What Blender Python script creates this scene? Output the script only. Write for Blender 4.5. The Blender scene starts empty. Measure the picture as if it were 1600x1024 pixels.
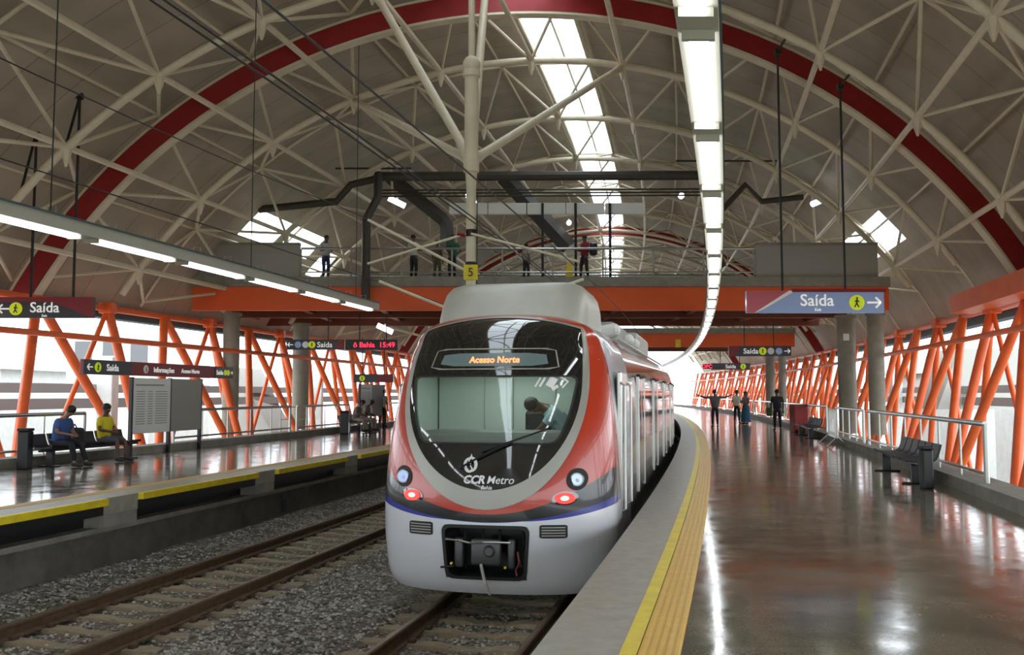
import bpy, math, random
from math import sin, cos, pi, sqrt, radians, atan2, floor
from mathutils import Vector, Matrix, noise
random.seed(7)
S = bpy.context.scene
COL = S.collection

# ---------------------------------------------------------------- camera
FPX = 1450.0
cam_d = bpy.data.cameras.new('camera'); cam = bpy.data.objects.new('camera', cam_d); COL.objects.link(cam)
cam_d.sensor_width = 36.0; cam_d.lens = 36.0*FPX/1600; cam_d.clip_end = 800; cam_d.clip_start = .05
EYE = 1.6
cam.location = (0, 0, EYE); cam.rotation_euler = (pi/2 + math.atan(103/FPX), 0, 0)
S.camera = cam
# ---------------------------------------------------------------- world, exposure
S.view_settings.view_transform = 'Standard'; S.view_settings.look = 'None'
S.view_settings.gamma = 1; S.view_settings.use_curve_mapping = False
S.view_settings.exposure = 0.0
W = bpy.data.worlds.new('sky'); S.world = W; W.use_nodes = True
bg = W.node_tree.nodes['Background']
bg.inputs[0].default_value = (.86, .94, 1, 1); bg.inputs[1].default_value = 4.9
S.cycles.max_bounces = 7; S.cycles.diffuse_bounces = 4; S.cycles.glossy_bounces = 4
S.cycles.transparent_max_bounces = 8; S.cycles.transmission_bounces = 4
S.cycles.sample_clamp_indirect = 8; S.cycles.caustics_reflective = False; S.cycles.caustics_refractive = False
S.cycles.use_denoising = True

# ---------------------------------------------------------------- materials
def mat(name, col, rough=.5, metal=0, spec=.5, emit=None, es=1, coat=0, bump=0, bscale=20, var=0, vscale=3):
    m = bpy.data.materials.new(name); m.use_nodes = True
    nt = m.node_tree; b = nt.nodes['Principled BSDF']
    b.inputs['Base Color'].default_value = (*col, 1); b.inputs['Roughness'].default_value = rough
    b.inputs['Metallic'].default_value = metal; b.inputs['Specular IOR Level'].default_value = spec
    b.inputs['Coat Weight'].default_value = coat; b.inputs['Coat Roughness'].default_value = .04
    if emit:
        b.inputs['Emission Color'].default_value = (*emit, 1); b.inputs['Emission Strength'].default_value = es
    tc = nt.nodes.new('ShaderNodeTexCoord')
    if var:
        n = nt.nodes.new('ShaderNodeTexNoise'); n.inputs['Scale'].default_value = vscale; n.inputs['Detail'].default_value = 6
        n.inputs['Roughness'].default_value = .65
        nt.links.new(tc.outputs['Object'], n.inputs['Vector'])
        r = nt.nodes.new('ShaderNodeMapRange'); r.inputs[1].default_value = .3; r.inputs[2].default_value = .7
        r.inputs[3].default_value = 1-var; r.inputs[4].default_value = 1+var
        nt.links.new(n.outputs['Fac'], r.inputs[0])
        mx = nt.nodes.new('ShaderNodeVectorMath'); mx.operation = 'SCALE'; mx.inputs[0].default_value = col
        nt.links.new(r.outputs[0], mx.inputs['Scale']); nt.links.new(mx.outputs[0], b.inputs['Base Color'])
    if bump:
        n2 = nt.nodes.new('ShaderNodeTexNoise'); n2.inputs['Scale'].default_value = bscale; n2.inputs['Detail'].default_value = 5
        nt.links.new(tc.outputs['Object'], n2.inputs['Vector'])
        bm = nt.nodes.new('ShaderNodeBump'); bm.inputs['Strength'].default_value = bump; bm.inputs['Distance'].default_value = .02
        nt.links.new(n2.outputs['Fac'], bm.inputs['Height']); nt.links.new(bm.outputs[0], b.inputs['Normal'])
    return m

M = {}
M['steel'] = mat('cream_painted_steel', (.72, .64, .48), .45, var=.08, vscale=2)
M['red'] = mat('deep_red_paint', (.30, .012, .014), .5, var=.15)
M['orange'] = mat('orange_paint', (.78, .13, .025), .42, var=.10, vscale=1.5)
M['beam_orange'] = mat('orange_beam_paint', (.80, .115, .02), .5, var=.06, vscale=.6)
M['brown_steel'] = mat('dark_brown_duct', (.055, .045, .035), .55, var=.2)
M['concrete'] = mat('concrete', (.27, .25, .21), .75, bump=.25, bscale=30, var=.22, vscale=2.5)
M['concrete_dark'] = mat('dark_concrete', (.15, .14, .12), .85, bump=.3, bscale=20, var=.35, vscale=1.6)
M['column'] = mat('column_concrete', (.27, .25, .20), .7, bump=.2, bscale=25, var=.15)
M['edge_stone'] = mat('platform_edge_stone', (.33, .31, .25), .42, bump=.08, bscale=60, var=.18, vscale=6)
M['yellow'] = mat('yellow_paint', (.78, .60, .02), .45, var=.15, vscale=5)
M['tactile'] = mat('tactile_yellow', (.72, .43, .05), .4, var=.10, vscale=8)
M['tactile_tan'] = mat('tactile_tan', (.56, .38, .13), .45, var=.12, vscale=8)
M['stainless'] = mat('stainless_steel', (.50, .50, .48), .32, 1)
M['rail_side'] = mat('rusty_rail', (.13, .08, .045), .75, .2, bump=.3, bscale=60, var=.3, vscale=12)
M['rail_top'] = mat('worn_rail_head', (.24, .19, .14), .38, .7)
M['sleeper'] = mat('sleeper_concrete', (.29, .23, .155), .9, bump=.4, bscale=40, var=.25, vscale=6)
M['fastener'] = mat('rusty_fastener', (.10, .06, .04), .8, .3)
M['black'] = mat('black_plastic', (.012, .012, .014), .4)
M['rod'] = mat('black_rod', (.015, .015, .016), .6)
M['wire'] = mat('overhead_wire', (.02, .018, .018), .6, .2)
M['seat'] = mat('black_seat', (.008, .008, .011), .5)
M['silver'] = mat('train_silver', (.76, .77, .81), .26, .55, coat=.3)
M['side_silver'] = mat('train_side_steel', (.50, .49, .46), .22, .85)
M['train_red'] = mat('train_red', (.55, .06, .02), .18, .1, coat=.8)
M['ring'] = mat('ring_silver', (.38, .37, .33), .38, .35)
M['mask'] = mat('mask_black', (.008, .008, .009), .04, 0, .7, coat=1)
M['rubber'] = mat('rubber', (.012, .012, .012), .6)
M['aluminium'] = mat('roof_fairing', (.50, .49, .43), .4, .25, var=.1, vscale=1.2)
M['window_dark'] = mat('side_window_glass', (.02, .022, .025), .05, 0, .8, coat=.6)
M['cab_wall'] = mat('cab_wall', (.70, .78, .72), .6)
M['cab_desk'] = mat('cab_desk', (.33, .35, .33), .5)
M['white'] = mat('white_vinyl', (.85, .85, .85), .5)
M['grey_panel'] = mat('grey_panel', (.36, .35, .32), .6)
M['board'] = mat('notice_board', (.84, .84, .80), .45)
M['print'] = mat('grey_print', (.34, .34, .34), .6)
M['sign_dark'] = mat('sign_dark_grey', (.035, .035, .045), .3)
M['sign_blue'] = mat('sign_blue_grey', (.15, .19, .29), .25, emit=(.35, .45, .75), es=.22)
M['sign_red'] = mat('sign_red', (.22, .01, .018), .35)
M['sign_pink'] = mat('sign_pink', (.50, .10, .13), .35)
M['lime'] = mat('lime_disc', (.62, .72, .02), .4, emit=(.7, .85, .02), es=.25)
M['text'] = mat('sign_text', (.8, .8, .78), .4, emit=(1, 1, .95), es=.35)
M['led'] = mat('red_led', (.3, 0, .01), .4, emit=(1, .02, .06), es=3.0)
M['led_orange'] = mat('orange_led', (.5, .1, .02), .4, emit=(1, .22, .08), es=3)
M['tube'] = mat('fluorescent_tube', (.9, .9, .9), .5, emit=(.90, .95, 1), es=9)
M['small_lamp'] = mat('small_lamp', (.9, .9, .9), .5, emit=(.85, .92, 1), es=6)
M['headlamp'] = mat('headlamp', (.6, .7, .9), .1, .3, emit=(.25, .38, 1), es=.8)
M['taillamp'] = mat('tail_lamp', (.8, .01, .01), .3, emit=(1, .012, .008), es=5)
M['tail_core'] = mat('tail_lamp_core', (.9, .5, .4), .3, emit=(1, .30, .22), es=5)
M['housing'] = mat('lamp_housing', (.46, .44, .36), .5)
M['outside'] = mat('outside_wall', (.62, .62, .60), .8, var=.1)
M['louvre'] = mat('outside_louvre', (.30, .31, .31), .7)
M['gutter'] = mat('teal_gutter', (.05, .10, .11), .6)
M['green'] = mat('leaves', (.05, .12, .03), .8, var=.4, vscale=4)
M['ground'] = mat('outside_ground', (.35, .34, .30), .9, var=.2, vscale=.3)
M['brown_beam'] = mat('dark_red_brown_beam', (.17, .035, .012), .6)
SK = {'brown': mat('skin_brown', (.13, .062, .035), .5), 'tan': mat('skin_tan', (.30, .16, .10), .5)}
M['hair'] = mat('dark_hair', (.012, .01, .009), .6)
M['eye'] = mat('eye_white', (.6, .6, .6), .3)

# node expression helper
class E:
    def __init__(s, nt, sock): s.nt = nt; s.s = sock
    def _b(s, o, op, rev=False):
        n = s.nt.nodes.new('ShaderNodeMath'); n.operation = op
        a, b = (o, s) if rev else (s, o)
        for i, q in enumerate((a, b)):
            if q is None: continue
            if isinstance(q, E): s.nt.links.new(q.s, n.inputs[i])
            else: n.inputs[i].default_value = q
        return E(s.nt, n.outputs[0])
    def __add__(s, o): return s._b(o, 'ADD')
    def __sub__(s, o): return s._b(o, 'SUBTRACT')
    def __rsub__(s, o): return s._b(o, 'SUBTRACT', True)
    def __mul__(s, o): return s._b(o, 'MULTIPLY')
    __radd__ = __add__; __rmul__ = __mul__
    def gt(s, o): return s._b(o, 'GREATER_THAN')
    def lt(s, o): return s._b(o, 'LESS_THAN')
    def abs(s): return s._b(None, 'ABSOLUTE')
    def max(s, o): return s._b(o, 'MAXIMUM')
    def mod(s, o): return s._b(o, 'FLOORED_MODULO')

def mixcol(nt, f, a, b):
    n = nt.nodes.new('ShaderNodeMix'); n.data_type = 'RGBA'
    nt.links.new(f.s if isinstance(f, E) else f, n.inputs[0])
    for i, q in ((6, a), (7, b)):
        if isinstance(q, tuple): n.inputs[i].default_value = (*q, 1)
        else: nt.links.new(q, n.inputs[i])
    return n.outputs[2]

def granite():
    m = mat('polished_granite', (.15, .12, .09), .13); nt = m.node_tree; b = nt.nodes['Principled BSDF']
    tc = nt.nodes.new('ShaderNodeTexCoord')
    def nz(sc, det, rgh=.6):
        n = nt.nodes.new('ShaderNodeTexNoise'); n.inputs['Scale'].default_value = sc; n.inputs['Detail'].default_value = det
        n.inputs['Roughness'].default_value = rgh; nt.links.new(tc.outputs['Object'], n.inputs['Vector']); return n.outputs['Fac']
    def rng(s, a, b_, c, d):
        r = nt.nodes.new('ShaderNodeMapRange'); r.inputs[1].default_value = a; r.inputs[2].default_value = b_
        r.inputs[3].default_value = c; r.inputs[4].default_value = d; nt.links.new(s, r.inputs[0]); return r.outputs[0]
    c1 = mixcol(nt, rng(nz(1.3, 4), .38, .62, 0, 1), (.085, .080, .053), (.185, .165, .118))
    c2 = mixcol(nt, rng(nz(55, 3), .45, .62, 0, .45), c1, (.27, .23, .17))
    br = nt.nodes.new('ShaderNodeTexBrick'); nt.links.new(tc.outputs['Object'], br.inputs['Vector'])
    br.inputs['Scale'].default_value = 1; br.inputs['Brick Width'].default_value = 1.1; br.inputs['Row Height'].default_value = .75
    br.inputs['Mortar Size'].default_value = .005; br.offset = 0
    br.inputs['Color1'].default_value = (.88, .88, .88, 1); br.inputs['Color2'].default_value = (1.1, 1.06, 1.02, 1); br.inputs['Mortar'].default_value = (.65, .65, .65, 1)
    mu = nt.nodes.new('ShaderNodeMix'); mu.data_type = 'RGBA'; mu.blend_type = 'MULTIPLY'; mu.inputs[0].default_value = 1
    nt.links.new(c2, mu.inputs[6]); nt.links.new(br.outputs['Color'], mu.inputs[7]); nt.links.new(mu.outputs[2], b.inputs['Base Color'])
    nt.links.new(rng(nz(2.2, 5, .7), .35, .65, .07, .17), b.inputs['Roughness'])
    bm = nt.nodes.new('ShaderNodeBump'); bm.inputs['Strength'].default_value = .12; bm.inputs['Distance'].default_value = .01
    nt.links.new(nz(2.5, 2), bm.inputs['Height']); nt.links.new(bm.outputs[0], b.inputs['Normal'])
    b.inputs['Specular IOR Level'].default_value = .6
    return m
M['granite'] = granite()

def cladding():
    m = mat('roof_cladding', (.38, .34, .27), .55); nt = m.node_tree; b = nt.nodes['Principled BSDF']
    uv = nt.nodes.new('ShaderNodeUVMap'); uv.uv_map = 'UVMap'
    br = nt.nodes.new('ShaderNodeTexBrick'); nt.links.new(uv.outputs[0], br.inputs['Vector']); br.offset = 0
    br.inputs['Scale'].default_value = 1; br.inputs['Brick Width'].default_value = 1.61; br.inputs['Row Height'].default_value = 50
    br.inputs['Mortar Size'].default_value = .012
    br.inputs['Color1'].default_value = (.40, .352, .275, 1); br.inputs['Color2'].default_value = (.46, .41, .325, 1); br.inputs['Mortar'].default_value = (.16, .145, .12, 1)
    n = nt.nodes.new('ShaderNodeTexNoise'); n.inputs['Scale'].default_value = .8; n.inputs['Detail'].default_value = 6
    nt.links.new(uv.outputs[0], n.inputs['Vector'])
    r = nt.nodes.new('ShaderNodeMapRange'); r.inputs[1].default_value = .3; r.inputs[2].default_value = .7; r.inputs[3].default_value = .85; r.inputs[4].default_value = 1.12
    nt.links.new(n.outputs[0], r.inputs[0])
    v = nt.nodes.new('ShaderNodeVectorMath'); v.operation = 'SCALE'; nt.links.new(br.outputs['Color'], v.inputs[0]); nt.links.new(r.outputs[0], v.inputs['Scale'])
    nt.links.new(v.outputs[0], b.inputs['Base Color'])
    return m
M['cladding'] = cladding()

def ballast():
    m = mat('ballast_gravel', (.2, .19, .16), .9); nt = m.node_tree; b = nt.nodes['Principled BSDF']
    tc = nt.nodes.new('ShaderNodeTexCoord')
    v = nt.nodes.new('ShaderNodeTexVoronoi'); v.inputs['Scale'].default_value = 19; nt.links.new(tc.outputs['Object'], v.inputs['Vector'])
    cr = nt.nodes.new('ShaderNodeValToRGB'); e = cr.color_ramp.elements
    e[0].position = 0; e[0].color = (.07, .066, .055, 1); e[1].position = 1; e[1].color = (.55, .52, .46, 1)
    q = e.new(.55); q.color = (.24, .22, .185, 1)
    sp = nt.nodes.new('ShaderNodeSeparateColor'); nt.links.new(v.outputs['Color'], sp.inputs[0]); nt.links.new(sp.outputs[0], cr.inputs[0])
    d = nt.nodes.new('ShaderNodeMapRange'); d.inputs[1].default_value = .25; d.inputs[2].default_value = .65; d.inputs[3].default_value = 1; d.inputs[4].default_value = .3
    nt.links.new(v.outputs['Distance'], d.inputs[0])
    n = nt.nodes.new('ShaderNodeTexNoise'); n.inputs['Scale'].default_value = .9; n.inputs['Detail'].default_value = 3; nt.links.new(tc.outputs['Object'], n.inputs['Vector'])
    c2 = mixcol(nt, n.outputs[0], cr.outputs[0], (.16, .13, .09))
    b.inputs['Base Color'].default_value = (1, 1, 1, 1)
    nt.links.new(c2, b.inputs['Base Color'])
    bm = nt.nodes.new('ShaderNodeBump'); bm.inputs['Strength'].default_value = 1; bm.inputs['Distance'].default_value = .04
    nt.links.new(d.outputs[0], bm.inputs['Height']); nt.links.new(bm.outputs[0], b.inputs['Normal'])
    return m
M['ballast'] = ballast()

def stone_mat():
    m = mat('loose_stone', (.2, .19, .16), .9); nt = m.node_tree; b = nt.nodes['Principled BSDF']
    g = nt.nodes.new('ShaderNodeTexCoord')
    v = nt.nodes.new('ShaderNodeTexVoronoi'); v.inputs['Scale'].default_value = 12; nt.links.new(g.outputs['Object'], v.inputs['Vector'])
    cr = nt.nodes.new('ShaderNodeValToRGB'); e = cr.color_ramp.elements
    e[0].color = (.10, .09, .075, 1); e[1].color = (.55, .52, .46, 1)
    sp = nt.nodes.new('ShaderNodeSeparateColor'); nt.links.new(v.outputs['Color'], sp.inputs[0]); nt.links.new(sp.outputs[0], cr.inputs[0])
    nt.links.new(cr.outputs[0], b.inputs['Base Color'])
    return m
M['stone'] = stone_mat()

def glass(name, tint, g=.12):
    m = bpy.data.materials.new(name); m.use_nodes = True; nt = m.node_tree
    for n in list(nt.nodes): nt.nodes.remove(n)
    o = nt.nodes.new('ShaderNodeOutputMaterial'); t = nt.nodes.new('ShaderNodeBsdfTransparent'); t.inputs[0].default_value = (*tint, 1)
    gl = nt.nodes.new('ShaderNodeBsdfGlossy'); gl.inputs['Roughness'].default_value = .03
    mx = nt.nodes.new('ShaderNodeMixShader'); mx.inputs[0].default_value = g
    nt.links.new(t.outputs[0], mx.inputs[1]); nt.links.new(gl.outputs[0], mx.inputs[2]); nt.links.new(mx.outputs[0], o.inputs[0])
    return m
M['skyglass'] = glass('skylight_glazing', (.92, .95, .97), .06)
M['windscreen'] = glass('windscreen_glass', (.80, .88, .84), .10)

# ---------------------------------------------------------------- mesh builder
class MB:
    def __init__(s): s.v = []; s.f = []; s.m = []; s.uv = None; s.cur = 0
    def add(s, vs, fs):
        o = len(s.v); s.v += [tuple(p) for p in vs]
        for f in fs: s.f.append(tuple(i+o for i in f)); s.m.append(s.cur)
        return s
    def box(s, x0, x1, y0, y1, z0, z1):
        return s.hexa([(x0, y0, z0), (x1, y0, z0), (x1, y1, z0), (x0, y1, z0), (x0, y0, z1), (x1, y0, z1), (x1, y1, z1), (x0, y1, z1)])
    def hexa(s, c):
        return s.add(c, [(0, 3, 2, 1), (4, 5, 6, 7), (0, 1, 5, 4), (1, 2, 6, 5), (2, 3, 7, 6), (3, 0, 4, 7)])
    def rbox(s, x0, x1, y0, y1, z0, z1, r=.02):
        # bevelled box: outline rounded in plan (XY), top and bottom chamfered
        r = min(r, (x1-x0)/2.01, (y1-y0)/2.01, (z1-z0)/2.01)
        rings = []
        for z, k in ((z0, r), (z0+r*.3, r*.3), (z0+r, 0), (z1-r, 0), (z1-r*.3, r*.3), (z1, r)):
            ring = []
            for cx, cy, a0 in ((x1-r, y1-r, 0), (x0+r, y1-r, 90), (x0+r, y0+r, 180), (x1-r, y0+r, 270)):
                for a in (0, 30, 60, 90):
                    t = radians(a0+a); q = r-k
                    ring.append((cx+q*cos(t), cy+q*sin(t), z))
            rings.append(ring)
        n = 16; vs = [p for ring in rings for p in ring]; fs = []
        for i in range(len(rings)-1):
            for j in range(n): fs.append((i*n+j, i*n+(j+1) % n, (i+1)*n+(j+1) % n, (i+1)*n+j))
        fs.append(tuple(reversed(range(n)))); fs.append(tuple(range((len(rings)-1)*n, len(rings)*n)))
        return s.add(vs, fs)
    def tube(s, pts, r, n=8, cap=True):
        pts = [Vector(p) for p in pts]; rs = r if isinstance(r, (list, tuple)) else [r]*len(pts)
        vs = []; fs = []; up = None
        for i, p in enumerate(pts):
            t = (pts[min(i+1, len(pts)-1)]-pts[max(i-1, 0)]).normalized()
            if up is None: up = Vector((0, 0, 1)) if abs(t.z) < .9 else Vector((1, 0, 0))
            a = t.cross(up)
            if a.length < 1e-4: up = Vector((1, 0, 0)); a = t.cross(up)
            a.normalize(); b = a.cross(t); up = b
            for k in range(n):
                w = 2*pi*k/n; vs.append(p+(a*cos(w)+b*sin(w))*rs[i])
        for i in range(len(pts)-1):
            for k in range(n): fs.append((i*n+k, i*n+(k+1) % n, (i+1)*n+(k+1) % n, (i+1)*n+k))
        if cap: fs.append(tuple(reversed(range(n)))); fs.append(tuple(range((len(pts)-1)*n, len(pts)*n)))
        return s.add(vs, fs)
    def rod(s, a, b, r, n=8): return s.tube([a, b], r, n)
    def ball(s, c, r, n=10, m=7):
        rx, ry, rz = r if isinstance(r, tuple) else (r, r, r)
        vs = [(c[0], c[1], c[2]-rz)]
        for i in range(1, m):
            a = -pi/2+pi*i/m
            for k in range(n): vs.append((c[0]+rx*cos(a)*cos(2*pi*k/n), c[1]+ry*cos(a)*sin(2*pi*k/n), c[2]+rz*sin(a)))
        vs.append((c[0], c[1], c[2]+rz)); fs = []
        for k in range(n):
            fs.append((0, 1+(k+1) % n, 1+k)); fs.append((len(vs)-1, 1+(m-2)*n+k, 1+(m-2)*n+(k+1) % n))
            for i in range(m-2): fs.append((1+i*n+k, 1+i*n+(k+1) % n, 1+(i+1)*n+(k+1) % n, 1+(i+1)*n+k))
        return s.add(vs, fs)
    def sweep(s, prof, ds, fn):
        """prof: closed list of (u,z); fn(d,u,z)->point"""
        n = len(prof); vs = []; fs = []
        for d in ds:
            for u, z in prof: vs.append(fn(d, u, z))
        for i in range(len(ds)-1):
            for k in range(n): fs.append((i*n+k, i*n+(k+1) % n, (i+1)*n+(k+1) % n, (i+1)*n+k))
        fs.append(tuple(reversed(range(n)))); fs.append(tuple(range((len(ds)-1)*n, len(ds)*n)))
        return s.add(vs, fs)
    def build(s, name, m, parent=None, smooth=False, mw=None):
        me = bpy.data.meshes.new(name)
        o0 = Vector((0, 0, 0))
        vs = s.v
        if mw is not None: vs = [tuple(mw @ Vector(p)) for p in vs]
        top = parent
        while top is not None and top.parent is not None: top = top.parent
        if top is not None and top.get('_w'):
            o0 = top.location; vs = [(p[0]-o0.x, p[1]-o0.y, p[2]-o0.z) for p in vs]
        me.from_pydata(vs, [], s.f)
        ms = m if isinstance(m, (list, tuple)) else [m]
        for q in ms: me.materials.append(q)
        if len(ms) > 1: me.polygons.foreach_set('material_index', s.m)
        if s.uv:
            ul = me.uv_layers.new(name='UVMap')
            for l in me.loops: ul.data[l.index].uv = s.uv[l.vertex_index]
        if smooth:
            me.polygons.foreach_set('use_smooth', [True]*len(me.polygons))
            try: me.set_sharp_from_angle(angle=radians(smooth if smooth is not True else 40))
            except Exception: pass
        me.update()
        ob = bpy.data.objects.new(name, me); COL.objects.link(ob)
        if parent is not None: ob.parent = parent
        return ob

def thing(name, label, cat, loc=(0, 0, 0), rz=0, group=None, world=True):
    o = bpy.data.objects.new(name, None); COL.objects.link(o); o.empty_display_size = .2
    o.location = loc; o.rotation_euler = (0, 0, rz); o['label'] = label; o['category'] = cat
    if group: o['group'] = group
    if world: o['_w'] = 1
    return o
def tag(o, label, cat, group=None, kind=None):
    if label: o['label'] = label
    if cat: o['category'] = cat
    if group: o['group'] = group
    if kind: o['kind'] = kind
    return o
def struct(o): o['kind'] = 'structure'; return o
def copy_tree(o, parent=None):
    c = o.copy(); COL.objects.link(c)
    if parent is not None: c.parent = parent
    for ch in list(o.children): copy_tree(ch, c)
    return c
ORD = 'first second third fourth fifth sixth seventh eighth ninth tenth eleventh twelfth thirteenth fourteenth fifteenth sixteenth seventeenth eighteenth nineteenth twentieth'.split()
ORD += ['twenty-'+q for q in ORD[:9]]+['thirtieth']+['thirty-'+q for q in ORD[:9]]+['fortieth']+['forty-'+q for q in ORD[:9]]

# ---------------------------------------------------------------- station coordinates
def c(d): return -5.45+.25*d-d*d/1100.0
def P(d, u, z): return (c(d)+u, d, z)
def frange(a, b, st):
    n = max(1, int(math.ceil((b-a)/st))); return [a+(b-a)*i/n for i in range(n+1)]
ZC = -3.7
def A(d, phi, r): return (c(d)+r*sin(phi), d, ZC+r*cos(phi))
RAILZ = -1.05

# text
def text_mesh(s, size=1, shear=0, align='CENTER', bold=0):
    cu = bpy.data.curves.new('t', 'FONT'); cu.body = s; cu.size = size; cu.shear = shear; cu.align_x = align
    cu.extrude = .006; cu.offset = bold; cu.resolution_u = 3
    ob = bpy.data.objects.new('t', cu); COL.objects.link(ob)
    me = bpy.data.meshes.new_from_object(ob.evaluated_get(bpy.context.evaluated_depsgraph_get()))
    vs = [tuple(v.co) for v in me.vertices]; fs = [tuple(p.vertices) for p in me.polygons]
    bpy.data.objects.remove(ob); bpy.data.curves.remove(cu); bpy.data.meshes.remove(me)
    return vs, fs
# ================================================================ ROOF SHELL
RO = 17.6
HOLES = [(36.3, 43.6, -49.2, -44.6), (44.2, 46.4, -51.6, -46.4), (37, 46.4, 44, 49.2)]
def shell(name, p0, p1):
    mb = MB(); mb.uv = []
    ds = sorted(set(frange(-45, 36.3, 3.2)+[37, 43.6, 44.2, 46, 46.4]+frange(38.2, 43.2, 1.7)+frange(47, 132, 3.2)))
    ph = sorted(set([p0, p1]+[radians(q) for q in (-51.6, -49.2, -46.4, -44.6, 44, 49.2) if p0 < radians(q) < p1]+[p0+(p1-p0)*i/20 for i in range(21)]))
    for r in (RO, RO+.22):
        for d in ds:
            for p in ph: mb.v.append(A(d, p, r)); mb.uv.append((d+.3, p*RO))
    n = len(ph); h = len(ds)*n
    def hole(i, j):
        pm = abs((ph[j]+ph[j+1])/2); dm = (ds[i]+ds[i+1])/2
        pm = math.degrees((ph[j]+ph[j+1])/2)
        return any(a < dm < b and e < pm < f for a, b, e, f in HOLES)
    for i in range(len(ds)-1):
        for j in range(n-1):
            if hole(i, j): continue
            a = i*n+j
            mb.f.append((a, a+1, a+n+1, a+n)); mb.f.append((h+a, h+a+n, h+a+n+1, h+a+1)); mb.m += [0, 0]
    for i in range(len(ds)-1):
        for j in (0, n-1):
            a = i*n+j; mb.f.append((a, a+n, h+a+n, h+a)); mb.m.append(0)
    return struct(mb.build(name, M['cladding'], smooth=50))
shell('ceiling', radians(-62), radians(-3.1)); shell('ceiling', radians(3.1), radians(62))
# skylight glazing and its centre bar
k = 0
mb = MB()
ds = frange(-45, 132, 6.4)
for i in range(len(ds)-1):
    vs = []
    for d in (ds[i], ds[i+1]):
        for p in (-3.1, -1, 1, 3.1): vs.append(A(d, radians(p), RO+.12))
    mb.add(vs, [(j, j+1, j+5, j+4) for j in range(3)])
sky = struct(mb.build('window_1', M['skyglass']))
mb = MB()
mb.tube([A(d, radians(.4), RO-.1) for d in frange(-45, 132, 6)], .045, 6)
for p in (-3.1, 3.1): mb.tube([A(d, radians(p), RO-.02) for d in frange(-45, 132, 6)], .06, 6)
mb.build('window_bar', M['steel'], sky)

# unseen gable added behind the camera to darken the train front's reflection
mb = MB(); gp = [radians(-57+114*i/40) for i in range(41)]
for o in (0, .2):
    for p in gp: q = A(-44.5, p, RO-.05); mb.v.append((q[0], q[1]+o, q[2]))
mb.f += [tuple(range(41)), tuple(reversed(range(41, 82)))]+[(i, i+1, 42+i, 41+i) for i in range(40)]+[(40, 0, 41, 81)]; mb.m += [0]*43
struct(mb.build('wall_reflection_block', M['outside']))
# eave gutters
for sgn, nm in ((-1, 'left'), (1, 'right')):
    mb = MB(); u = 15.45*sgn
    mb.sweep([(u-.25, 4.15), (u+.25, 4.15), (u+.25, 4.5), (u-.25, 4.5)], frange(-45, 132, 4), P)
    struct(mb.build('trim_'+nm, M['gutter']))

# ================================================================ SPACE FRAME
NODE = [radians(-55.1+10.6*i) for i in range(11)]
RL, RU = 16.3, 17.38
DK = [4.2+6.45*i for i in range(20)]
UK = [d+3.22 for d in DK]
def nm_side(i): return ORD[i]
for k, d in enumerate(DK):
    lab = 'cream tubular roof arch, ' + (ORD[k-1]+' visible arch from the camera' if 1 <= k < 9 else ('just behind the camera' if k == 0 else ORD[k-9]+' arch beyond the elevated bridge'))
    t = thing('roof_arch', lab, 'arch', A(d, NODE[0], RL), group='cream arches of the vault')
    mb = MB(); mb.tube([A(d, NODE[0]-.06+(NODE[-1]-NODE[0]+.12)*i/44, RL) for i in range(45)], .11, 10)
    mb.build('lower_chord', M['steel'], t, True)
    far = MB()
    for i, p in enumerate(NODE):
        for sd in (-1, 1):
            for sp in (-1, 1):
                du = d+sd*3.22
                a = Vector(A(d, p, RL)); b = Vector(A(du, p+sp*radians(5.3), RU))
                if k < 9:
                    MB().rod(a, b, .055, 6).build('strut', M['steel'], t, True)
                else: far.rod(a, b, .045, 5)
        if k < 7:
            n = MB(); q = A(d, p, RL)
            n.ball(q, .15, 8, 6)
            n.tube([(q[0], q[1], q[2]), (q[0], q[1], q[2]-.2), (q[0], q[1], q[2]-.5)], [.13, .12, .03], 6)
            n.build('node', M['steel'], t, True)
    if far.v: tag(far.build('strut', M['steel'], t, True), None, None, None, 'stuff')
for k, d in enumerate(UK):
    if k in (3, 9, 15):
        # red arch: deep band between two cream flanges
        lab = {3: 'deep red arch band sweeping across the near vault', 9: 'dark red arch band above the far end of the bridge', 15: 'distant dark red arch band near the far portal'}[k]
        t = thing('red_arch', lab, 'arch', A(d, radians(-62), 17), group='red arches of the vault')
        mb = MB(); vs = []; N = 60
        for i in range(N+1):
            p = radians(-62+124*i/N)
            for r, o in ((16.55, -.16), (17.12, -.16), (17.12, .16), (16.55, .16)): vs.append(A(d, p, r)[:1]+(d+o,)+A(d, p, r)[2:])
        fs = [(i*4+j, i*4+(j+1) % 4, i*4+4+(j+1) % 4, i*4+4+j) for i in range(N) for j in range(4)]
        mb.add(vs, fs).build('web', M['red'], t, True)
        for r in (16.5, 17.16):
            f = MB(); vs = []
            for i in range(N+1):
                p = radians(-62+124*i/N)
                for rr, o in ((r-.035, -.18), (r+.035, -.18), (r+.035, .18), (r-.035, .18)):
                    q = A(d, p, rr); vs.append((q[0], d+o, q[2]))
            f.add(vs, fs).build('flange', M['steel'], t, True)
    else:
        mb = MB(); mb.tube([A(d, radians(-61+122*i/40), RU) for i in range(41)], .055, 6)
        tag(mb.build('roof_rib', M['steel'], None, True), 'thin cream rib against the cladding, %s' % ((ORD[k]+' rib from the camera') if k < 8 else (ORD[k-8]+' rib past the bridge')), 'rib', 'thin upper ribs of the vault')
posn = ['low on the left', 'second row up on the left', 'third row up on the left', 'fourth row up on the left', 'fifth row up, left of the skylight', 'just under the skylight', 'just right of the skylight', 'second row right of the skylight', 'third row right of the skylight', 'fourth row right of the skylight', 'low on the right']
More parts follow.
